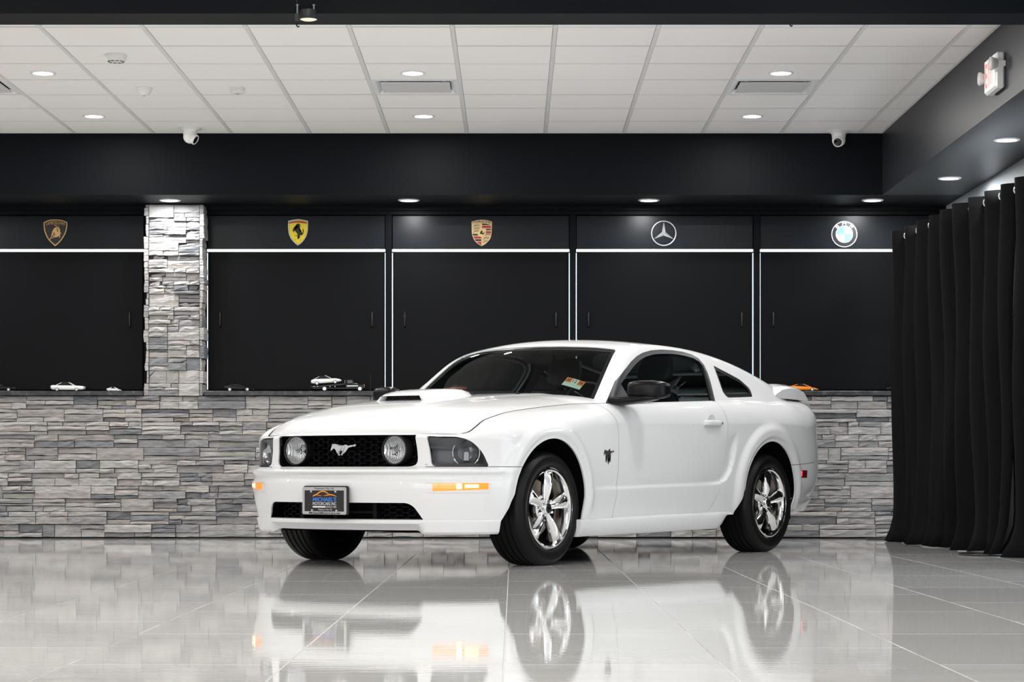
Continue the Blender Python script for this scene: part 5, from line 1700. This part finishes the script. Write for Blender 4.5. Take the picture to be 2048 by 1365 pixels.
# quartered crest
e = emblem_frame('quartered_crest_emblem', 963.5, 467, 'gold crest emblem with red and black stripes and antlers')
f = zoomfn(925, 430, 19.5, 963.5, 467)
sh = smooth_closed(f([(355, 270), (560, 215), (755, 195), (950, 215), (1150, 270), (1140, 500), (1130, 740), (1080, 930), (980, 1060), (870, 1150), (750, 1215), (630, 1150), (520, 1060), (430, 930), (370, 740), (358, 500)]), 4, corners=(0, 4, 10))
plate2d('shield', sh, 0.0, 0.005, M_tan, e)
ring2d('shield_border', sh, inset(sh, 0.003), 0.004, 0.003, mat('emblem_pale_gold', (0.72, 0.58, 0.38), .35, metal=.2), e)
for pts, m in (([(765, 335), (960, 355), (1110, 400), (765, 405)], M_ebk), ([(765, 425), (1115, 430), (1115, 515), (765, 520)], M_redm), ([(915, 548), (1112, 548), (1112, 602), (930, 602)], M_ebk), ([(920, 640), (1112, 640), (1108, 720), (915, 720)], M_redm),
               ([(395, 745), (590, 745), (605, 812), (410, 812)], M_ebk), ([(425, 845), (640, 845), (735, 870), (735, 930), (455, 930)], M_redm), ([(475, 955), (735, 955), (735, 1025), (515, 1025)], M_ebk), ([(535, 1050), (735, 1050), (735, 1190), (630, 1130)], M_redm)):
    plate2d('stripe', f(pts), 0.0046, 0.001, m, e)
for bx, by in ((420, 480), (430, 585), (435, 690), (800, 965), (800, 1090), (880, 825)):
    mb = MB()
    P0 = [(bx, by), (bx + 60, by - 45), (bx + 140, by - 55), (bx + 220, by - 40)]
    mb.tube([(a, -.0058, b) for a, b in f(P0)], 0.0016, n=5)
    for k, q in enumerate(((bx + 40, by - 32), (bx + 95, by - 50), (bx + 150, by - 55), (bx + 205, by - 44))):
        mb.tube([(a, -.0058, b) for a, b in f([q, (q[0] + 8, q[1] - 34), (q[0] + 30, q[1] - 60)])], 0.0013, n=5)
    mb.build('antler', M_ebk, e)
inn = f([(620, 575), (755, 560), (890, 575), (885, 700), (850, 790), (755, 850), (660, 790), (625, 700)])
plate2d('centre_shield', inn, 0.0052, 0.0015, mat('emblem_bright_gold', (0.72, 0.55, 0.22), .4), e)
plate2d('centre_horse', f([(690, 680), (720, 630), (765, 610), (785, 640), (760, 690), (800, 720), (830, 700), (850, 665), (862, 690), (840, 740), (820, 770), (790, 775), (770, 735), (720, 740), (670, 770), (695, 710)]), 0.0066, 0.0012, M_ebk, e)
c = f([(755, 275)])[0]
text_on('lettering', 'PORSCHE', lambda a, b, d: (a, -.0058, b), c[0], c[1], .150, .0185, mat('emblem_brown', (0.13, 0.06, 0.02), .5), e, bold=.03, bend=lambda a, b: (a, b - 1.1 * (a - c[0]) ** 2 + .003))

# three-pointed star
e = emblem_frame('three_pointed_star_emblem', 1327.5, 467, 'silver three-pointed star in a ring')
f = zoomfn(1285, 430, 19.5, 1327.5, 467)
ro = 24.3 * EM_Y / F_PX
MB().tube([(a, -.005, b) for a, b in circ(ro, 56)], 0.0048, n=10, closed=True).build('ring', M_silver, e, smooth=60)
for k in range(3):
    a0 = math.pi / 2 + k * 2 * math.pi / 3
    ca, sa = math.cos(a0), math.sin(a0)
    r1, w = ro * 0.98, ro * 0.155
    def pt(r, s_, d): return (r * ca - s_ * sa, -d, r * sa + s_ * ca)
    MB().add([pt(0, 0, .012), pt(w * .62, w, .002), pt(r1, 0, .004), pt(w * .62, -w, .002), pt(0, 0, .001)], [(0, 1, 2), (0, 2, 3), (0, 4, 1), (0, 3, 4), (1, 4, 3, 2)]).build('star_point', M_silver, e)

# blue and white roundel
e = emblem_frame('roundel_emblem', 1688.5, 469, 'round black emblem with blue and white quarters')
k_ = EM_Y / F_PX
r_o, r_i = 26.0 * k_, 16.2 * k_
plate2d('disc', circ(r_o, 48), 0.0, 0.004, mat('roundel_black', (0.012, 0.011, 0.012), .3), e)
ring2d('outer_ring', circ(r_o, 48), circ(r_o - .0065, 48), 0.003, 0.003, M_silver, e)
ring2d('inner_ring', circ(r_i + .004, 48), circ(r_i, 48), 0.003, 0.003, M_silver, e)
for q in range(4):
    pts = [(0, 0)] + [(r_i * math.cos(q * math.pi / 2 + t * math.pi / 16), r_i * math.sin(q * math.pi / 2 + t * math.pi / 16)) for t in range(9)]
    plate2d('quarter', pts, 0.0042, 0.001, M_eblue if q in (1, 3) else M_ewh, e)
rm = (r_o + r_i) / 2
for s_, ang in (('B', 42), ('M', 0), ('W', -42)):
    t = math.radians(ang)
    text_on('lettering', s_, lambda a, b, d: (-(rm + b) * math.sin(t) + a * math.cos(t), -.0048, (rm + b) * math.cos(t) + a * math.sin(t)), 0, 0, .036 if s_ != 'B' else .027, .027, M_ewh, e, bold=.03)

# ================================================================== ceiling fittings
# air vents
for (ci, ri), lab in zip(VENTS, ('square ceiling air vent cut off by the left picture edge', 'square ceiling air vent between the two middle downlights', 'square ceiling air vent between the two right-hand downlights')):
    xa = GX0 + ci * TC; ya = SOF_Y - (ri + 1) * TC
    t = empty('ceiling_vent', (xa + TC / 2, ya + TC / 2, CEIL), label=lab, category='air vent', group='ceiling air vents')
    h = TC / 2
    o4 = [(-h + .012, -h + .012), (h - .012, -h + .012), (h - .012, h - .012), (-h + .012, h - .012)]
    i4 = [(-.262, -.262), (.262, -.262), (.262, .262), (-.262, .262)]
    t4 = [(-.235, -.235), (.235, -.235), (.235, .235), (-.235, .235)]
    mb = MB().grid([[(a[0], a[1], 0), (b[0], b[1], -.001), (c[0], c[1], .028)] for a, b, c in zip(o4, i4, t4)], close_u=True)
    mb.build('frame', M_whitemetal, t)
    MB().box(-.25, .25, -.25, .25, .027, .029).build('plenum', mat('vent_dark_inside', (0.03, 0.03, 0.03), .7), t)
    MB().rbox(-.236, .236, -.180, .232, .001, .009, .003).build('diffuser_plate', mat('vent_plate_grey', (0.62, 0.62, 0.62), .45), t)
    for sx in (-.2, .2):
        MB().box(sx - .012, sx + .012, -.225, -.20, .008, .02).build('clip', M_white, t)

def ceil_pt(x, y):
    Y = (CEIL - CAM_H) * F_PX / (Y0 - y)
    return ((x - CX) * Y / F_PX, Y, CEIL)
def detector(cx_px, y_px, prof, label, name, slots=False):
    t = empty(name, ceil_pt(cx_px, y_px), label=label, category='smoke detector' if 'smoke' in name else 'sensor', group='small ceiling sensors')
    MB().lathe(prof, n=32, cap1=True).build('housing', M_white, t, smooth=40)
    return t
t = detector(232, 109, [(.070, .001), (.070, -.012), (.066, -.014), (.064, -.030), (.056, -.044), (.03, -.046), (.002, -.046)], 'round cream smoke detector with dark slots, nearest the front of the ceiling', 'smoke_detector')
for k in range(10):
    a = 2 * math.pi * k / 10
    b = MB().box(-.010, .010, -.003, .003, -.048, -.041).build('slot', M_black, t); b.location = (.047 * math.cos(a), .047 * math.sin(a), 0); b.rotation_euler = (0, 0, a + math.pi / 2)
t = detector(288, 175, [(.060, .001), (.060, -.006), (.056, -.010), (.050, -.028), (.036, -.046), (.016, -.055), (.002, -.057)], 'pale domed ceiling sensor between the smoke detector and the flat sensor', 'dome_sensor')
MB().lathe([(.006, -.057), (.006, -.059), (.001, -.06)], n=12, cap1=True).build('led', M_black, t)
t = detector(475, 175, [(.052, .001), (.052, -.012), (.048, -.014), (.048, -.018), (.051, -.020), (.050, -.036), (.044, -.042), (.02, -.044), (.002, -.044)], 'flat white ceiling sensor with a grooved rim', 'flat_sensor')
MB().lathe([(.014, -.044), (.014, -.046), (.002, -.047)], n=16, cap1=True).build('button', mat('grey_plastic', (.4, .4, .4), .5), t)

# turret cameras under the ceiling edge
def turret_camera(cx_px, y_px, look, label):
    p = ceil_pt(cx_px, y_px)
    t = empty('security_camera', (p[0], min(p[1], SOF_Y - 0.11), CEIL), label=label, category='security camera', group='white turret cameras')
    MB().lathe([(.094, .001), (.094, -.007), (.080, -.010), (.060, -.018), (.054, -.030), (.052, -.05), (.044, -.062)], n=36).build('base', M_white, t, smooth=50)
    ball = ellipsoid((0, 0, -.068), (.052, .052, .052), 24, 14).build('eyeball', M_white, t, smooth=60)
    d = Vector(look).normalized()
    s_ = d.cross(Vector((0, 0, 1))).normalized(); u_ = s_.cross(d)
    c = Vector((0, 0, -.068))
    P = [[c + d * hh_ + (s_ * math.cos(a) + u_ * math.sin(a)) * r for a in [2 * math.pi * k / 24 for k in range(24)]] for r, hh_ in ((.040, .034), (.040, .054), (.034, .058), (.030, .052), (.001, .052))]
    MB().grid(P, close_v=True).build('lens_hood', M_white, t, smooth=40)
    P = [[c + d * hh_ + (s_ * math.cos(a) + u_ * math.sin(a)) * r for a in [2 * math.pi * k / 24 for k in range(24)]] for r, hh_ in ((.031, .0535), (.02, .055), (.001, .056))]
    MB().grid(P, close_v=True).build('lens', mat('camera_lens_black', (.004, .004, .005), .08), t, smooth=40)
    return t
turret_camera(380, 256, (0.75, -0.25, -0.45), 'white turret security camera at the left end of the soffit, facing right')
turret_camera(1677, 263, (-0.25, -0.9, -0.45), 'white turret security camera by the right-hand corner with its black lens in view')

# exit sign with emergency lamp heads on the right-hand soffit
ex = empty('exit_sign', (SOF_X, 13.56, 2.885), label='white illuminated exit sign with red letters and two lamp heads', category='exit sign')
MB().rbox(-.055, -.002, -.155, .155, -.105, .105, .010).build('housing', M_white, ex)
MB().rbox(-.060, -.053, -.145, .145, -.095, .095, .003).build('face', mat('sign_face_white', (.8, .8, .78), .4, emit=(1, .95, .92), estr=.12), ex)
for s_, yy in (('E', .092), ('X', .032), ('I', -.020), ('T', -.072)):
    text_on('letter', s_, lambda a, b, d: (-.0608, yy - a, b), 0, 0, .046 if s_ != 'I' else .014, .145, mat('exit_letter_red', (.8, .05, .04), .4, emit=(1.0, .10, .09), estr=1.0), ex, bold=.02)
for yy in (.170, -.150):
    a = MB().lathe([(.016, .0), (.028, -.02), (.040, -.04), (.040, -.052), (.036, -.056), (.002, -.058)], axis='x', c=(-.035, yy, .0 if yy > 0 else .035), n=24, cap1=True).build('lamp_head', mat('lamp_head_grey', (.55, .55, .55), .3), ex, smooth=45)
MB().box(-.04, -.002, -.175, .195, .02, .05).build('lamp_arm', M_white, ex)

# small spotlight hung under the front beam, and a cable hook
sp = empty('spotlight', (px(617, 42, 11.40)[0], 11.40, 2.782), label='small cream-lensed spotlight hanging under the black beam', category='spotlight')
MB().lathe([(.046, .045), (.046, .004), (.043, .0)], n=28, cap0=True).build('housing', M_black, sp, smooth=40)
MB().lathe([(.042, .001), (.030, -.004), (.002, -.006)], n=28, cap1=True).build('lens', mat('cream_lens', (.75, .68, .52), .4, emit=(1, .9, .7), estr=.35), sp, smooth=50)
for xx in (-.058, .024):
    MB().tube([(xx, .03, .03), (xx, .03, .075)], .004, n=6).lathe([(.008, .075), (.008, .080)], c=(xx, .03, 0), n=10, cap0=True, cap1=True).build('screw', mat('screw_steel', (.3, .3, .3), .4, metal=1), sp)
MB().box(-.07, .04, .022, .039, .0, .034).build('bracket', M_black, sp)
MB().tube([(-.058, .03, .08), (-.064, .03, .12), (-.075, .03, .20)], .0022, n=5).build('cable', M_black, sp)
hk = empty('cable_hook', (px(1580, 50, 11.70)[0], 11.70, 2.82), label='tiny black hook under the right part of the front beam', category='hook')
MB().tube([(0, 0, 0.0), (0, 0, -.008), (.008, 0, -.014), (.012, 0, -.008)], .004, n=6).build('hook', M_black, hk)
hk2 = empty('cable_clip', (px(594, 50, 11.70)[0], 11.70, 2.82), label='tiny black clip under the beam beside the spotlight', category='hook')
MB().tube([(0, 0, 0.0), (-.002, 0, -.010), (.006, 0, -.017), (.012, 0, -.012)], .004, n=6).build('clip', M_black, hk2)

# ================================================================== toy cars on the ledge
M_toyglass = mat('toy_dark_glass', (.008, .009, .010), .12)
M_toytyre = mat('toy_tyre', (.012, .012, .012), .5)
M_toyrim = mat('toy_rim_silver', (.75, .75, .76), .3, metal=.6)
STY = {
 # body: x, z bottom, z top, half width (fractions of length / height / width);  cabin: side outline;  wheels: x positions and radius
 'coupe': dict(body=[(0, .34, .56, .80), (.015, .28, .64, .92), (.06, .20, .68, .98), (.30, .17, .665, 1), (.70, .17, .645, 1), (.90, .19, .60, .97), (.985, .22, .56, .90), (1, .28, .50, .80)],
               cabin=[(.17, .66), (.32, .95), (.36, 1.0), (.50, 1.0), (.54, .97), (.69, .65)], wheels=(.20, .785), r=.215, w=.38),
 'rounded': dict(body=[(0, .32, .52, .75), (.02, .26, .60, .90), (.10, .20, .70, .98), (.30, .17, .68, 1), (.62, .17, .62, .97), (.82, .18, .60, .99), (.95, .2, .48, .92), (1, .26, .36, .75)],
                 cabin=[(.13, .68), (.28, .92), (.38, 1.0), (.48, .99), (.56, .90), (.68, .62)], wheels=(.20, .80), r=.225, w=.41),
 'wedge': dict(body=[(0, .34, .66, .85), (.02, .28, .70, .96), (.12, .2, .74, 1), (.35, .17, .70, 1), (.65, .17, .62, .99), (.85, .18, .50, .97), (.97, .2, .33, .9), (1, .22, .28, .8)],
               cabin=[(.14, .72), (.32, .95), (.42, 1.0), (.50, .98), (.76, .54)], wheels=(.19, .79), r=.27, w=.45),
}
def toy_car(name, label, x_px, length, height, sty, color_mat, Y=18.575, face=1, z0=None, tilt=0.0, x_is_left=True, detail=True):
    st = STY[sty]; W = st['w'] * length / 2
    xl = px(x_px, 0, Y)[0]
    t = empty(name, (xl + length / 2, Y, LEDGE_Z1 if z0 is None else z0), label=label, category='toy car', group='toy cars on the stone ledge')
    t.rotation_euler = (0, -tilt, 0 if face > 0 else math.pi)
    secs = []
    for x, zb, zt, hw in st['body']:
        a, b, w = zb * height, zt * height, hw * W
        X = (x - .5) * length
        secs.append([(X, y, z) for y, z in [(-w * .92, a), (-w, a + (b - a) * .30), (-w, a + (b - a) * .6), (-w * .93, b - (b - a) * .08), (-w * .75, b), (w * .75, b), (w * .93, b - (b - a) * .08), (w, a + (b - a) * .6), (w, a + (b - a) * .30), (w * .92, a)]])
    loft(secs).build('body', color_mat, t, smooth=40)
    cab = st['cabin']
    def cabsec(k, zoff=0.0, wf=1.0):
        return [((x - .5) * length, s_ * W * wf * (.84 - .26 * max(0, (z - .64) / .36)), z * height + zoff) for x, z in cab for s_ in (k,)]
    A, B = cabsec(-1), cabsec(1); n = len(cab)
    MB().add(A + B, [tuple(range(n)), tuple(range(2 * n - 1, n - 1, -1))] + [(i, i + n, i + 1 + n, i + 1) for i in range(n - 1)] + [(0, n - 1, 2 * n - 1, n)]).build('glass', M_toyglass, t)
    # roof skin and pillars in body colour
    mb = MB()
    top = [i for i in range(n) if cab[i][1] > .9]
    P = [[(A[i][0], A[i][1] * s_, A[i][2] + .0006) for s_ in (1.02, .6, 0, -.6, -1.02)] for i in top]
    P2 = [[(p[0], p[1], p[2] + .0012) for p in r] for r in P]
    mb.grid(P2); mb.grid(P)
    mb.build('roof', color_mat, t)
    for s_ in (-1, 1):
        for i0, i1 in ((0, top[0]), (n - 1, top[-1])):
            a, b = Vector(A[i0]), Vector(A[i1])
            a.y *= -s_; b.y *= -s_
            MB().tube([a, b], .0024, n=5).build('pillar', color_mat, t)
    r = st['r'] * height * (1.0 if height < .06 else .92)
    for xw in st['wheels']:
        for s_ in (-1, 1):
            X = (xw - .5) * length
            w_ = MB().lathe([(r * .55, s_ * .004), (r, s_ * .003), (r, -s_ * .010), (r * .5, -s_ * .010)], axis='y', c=(X, s_ * W * .98, r), n=20, cap0=True, cap1=True).build('wheel', M_toytyre, t, smooth=35)
            yo = s_ * (W * .98) + s_ * .0045
            MB().lathe([(r * .70, 0), (r * .70, s_ * .0012), (r * .1, s_ * .002)], axis='y', c=(X, yo, r), n=16, cap0=True, cap1=True).build('rim', M_toyrim, w_)
            if detail:
                for q in range(5):
                    an = q * 2 * math.pi / 5
                    mbx = MB().box(-r * .07, r * .07, -.0006, .0006, r * .18, r * .58).build('rim_gap', M_toytyre, w_)
                    mbx.location = (X, yo + s_ * .0022, r); mbx.rotation_euler = (0, an, 0)
    # lamps
    xh = st['body'][-2]; xt = st['body'][1]
    for s_ in (-1, 1):
        X = (xh[0] - .5) * length
        MB().box(X - .004, X + .004, s_ * W * xh[3] * .62 - .007, s_ * W * xh[3] * .62 + .007, height * (xh[2] * .80), height * xh[2] * .97).build('headlamp', mat('toy_lamp', (.7, .7, .7), .2), t)
        X = (xt[0] - .5) * length
        MB().box(X - .004, X + .003, s_ * W * xt[3] * .66 - .008, s_ * W * xt[3] * .66 + .008, height * xt[2] * .78, height * xt[2] * .95).build('tail_lamp', mat('toy_tail_red', (.35, .02, .02), .3), t)
    return t
C_white = mat('toy_white', (.72, .72, .71), .3, coat=.6); C_black = mat('toy_black', (.003, .003, .0035), .3, spec=.2, coat=.12); C_silver = mat('toy_silver', (.66, .66, .66), .3, metal=.25, coat=.6)
C_orange = mat('toy_orange', (.85, .24, .01), .3, coat=.6); C_red = mat('toy_red', (.45, .03, .02), .3, coat=.6)
toy_car('toy_sports_car', 'black toy sports car on the ledge cut off by the left picture edge', -30, .25, .066, 'rounded', C_black)
toy_car('toy_coupe', 'white toy coupe with three-box body on the ledge left of the column', 103, .268, .074, 'coupe', C_white)
toy_car('toy_supercar', 'tiny white toy supercar on the ledge, nearest the column', 214, .118, .034, 'wedge', C_white, detail=False)
toy_car('toy_coupe', 'black toy coupe on the ledge just right of the column', 450, .235, .060, 'wedge', C_black)
toy_car('toy_sports_car', 'red toy sports car on the ledge seen through the windshield', 886, .190, .052, 'rounded', C_red, face=-1)
toy_car('toy_supercar', 'orange toy supercar on the ledge behind the coupe spoiler', 1575, .245, .060, 'wedge', C_orange)
toy_car('toy_coupe', 'black toy car on the ledge half hidden by the curtain', 1773, .24, .064, 'rounded', C_black, face=-1)
# rollback tow truck carrying a silver car
TY = 18.575
tx = px(624, 0, TY)[0]
tk = empty('toy_tow_truck', (tx, TY, LEDGE_Z1), label='black toy rollback tow truck on the ledge carrying a silver car', category='toy truck')
MB().rbox(.005, .40, -.045, .045, .018, .032, .003).build('chassis', C_black, tk)
loft([[(x, y, z) for y, z in [(-.052, a), (.052, a), (.052, b), (-.052, b)]] for x, a, b in ((-.004, .030, .040), (.06, .033, .045), (.27, .052, .064))]).build('flatbed', C_black, tk, smooth=30)
loft([[(x, y, z) for y, z in [(-.05, .026), (.05, .026), (.05, b), (.042, t_), (-.042, t_), (-.05, b)]] for x, b, t_ in ((.275, .06, .094), (.285, .062, .098), (.325, .062, .096), (.345, .058, .066), (.40, .052, .058), (.425, .046, .05))]).build('cab', C_black, tk, smooth=30)
MB().box(.290, .330, -.0495, -.046, .066, .088).build('cab_window', M_toyglass, tk)
MB().tube([(.268, -.03, .065), (.268, -.03, .088), (.268, .03, .088), (.268, .03, .065)], .003, n=6).build('headboard', M_chrome, tk)
emblem_solid('door_lettering', [(.285, .040), (.375, .040), (.375, .047), (.285, .047)], lambda a, b, d: (a, -.0505 - d, b), .0006, mat('toy_white'), tk)
MB().box(.42, .428, -.04, -.015, .030, .056).build('grille_guard', mat('toy_bronze', (.35, .12, .06), .3, metal=.6), tk)
for xw in (.105, .39):
    for s_ in (-1, 1):
        w_ = MB().lathe([(.010, s_ * .004), (.021, s_ * .003), (.021, -s_ * .012), (.01, -s_ * .012)], axis='y', c=(xw, s_ * .048, .021), n=20, cap0=True, cap1=True).build('wheel', M_toytyre, tk, smooth=35)
        MB().lathe([(.014, 0), (.014, s_ * .0012), (.002, s_ * .002)], axis='y', c=(xw, s_ * .0525, .021), n=16, cap0=True, cap1=True).build('rim', M_toyrim, w_)
for xw, c_ in ((.02, (.7, .1, .1)), (.05, (.6, .6, .6)), (.15, (.7, .5, .2)), (.19, (.6, .6, .6))):
    MB().box(xw - .003, xw + .003, -.0535, -.051, .036, .042).build('marker_lamp', mat('toy_lamp'), tk)
toy_car('toy_sports_car', 'silver toy sports car riding on the tow truck bed', 623, .245, .074, 'rounded', C_silver, Y=TY, z0=LEDGE_Z1 + .0555, tilt=0.077)
# thin aerial rod standing on the ledge beside the truck
ar = empty('thin_rod', (px(741, 0, 18.47)[0], 18.47, 1.02), label='thin dark rod standing in front of the ledge right of the tow truck', category='rod')
MB().tube([(0, 0, -.08), (0, 0, .30)], .003, n=6).build('rod', M_black, ar)

# black cable loops lying on the floor at the foot of the curtains
for k, (xp, yp, rx, ry, lab) in enumerate([(1772, 1079.5, .16, .14, 'flat black cable loop on the floor at the far end of the curtain'), (1962, 1111, .14, .20, 'flat black cable loop on the floor under the curtain join')]):
    Y = CAM_H * F_PX / (yp - Y0)
    lp = empty('cable_loop', ((xp - CX) * Y / F_PX, Y, 0), label=lab, category='cable', group='black cable loops on the floor')
    MB().tube([(rx * math.cos(a), ry * math.sin(a), .0065) for a in [2 * math.pi * q / 40 for q in range(40)]], .006, n=8, closed=True).build('cable', M_black, lp, smooth=60)
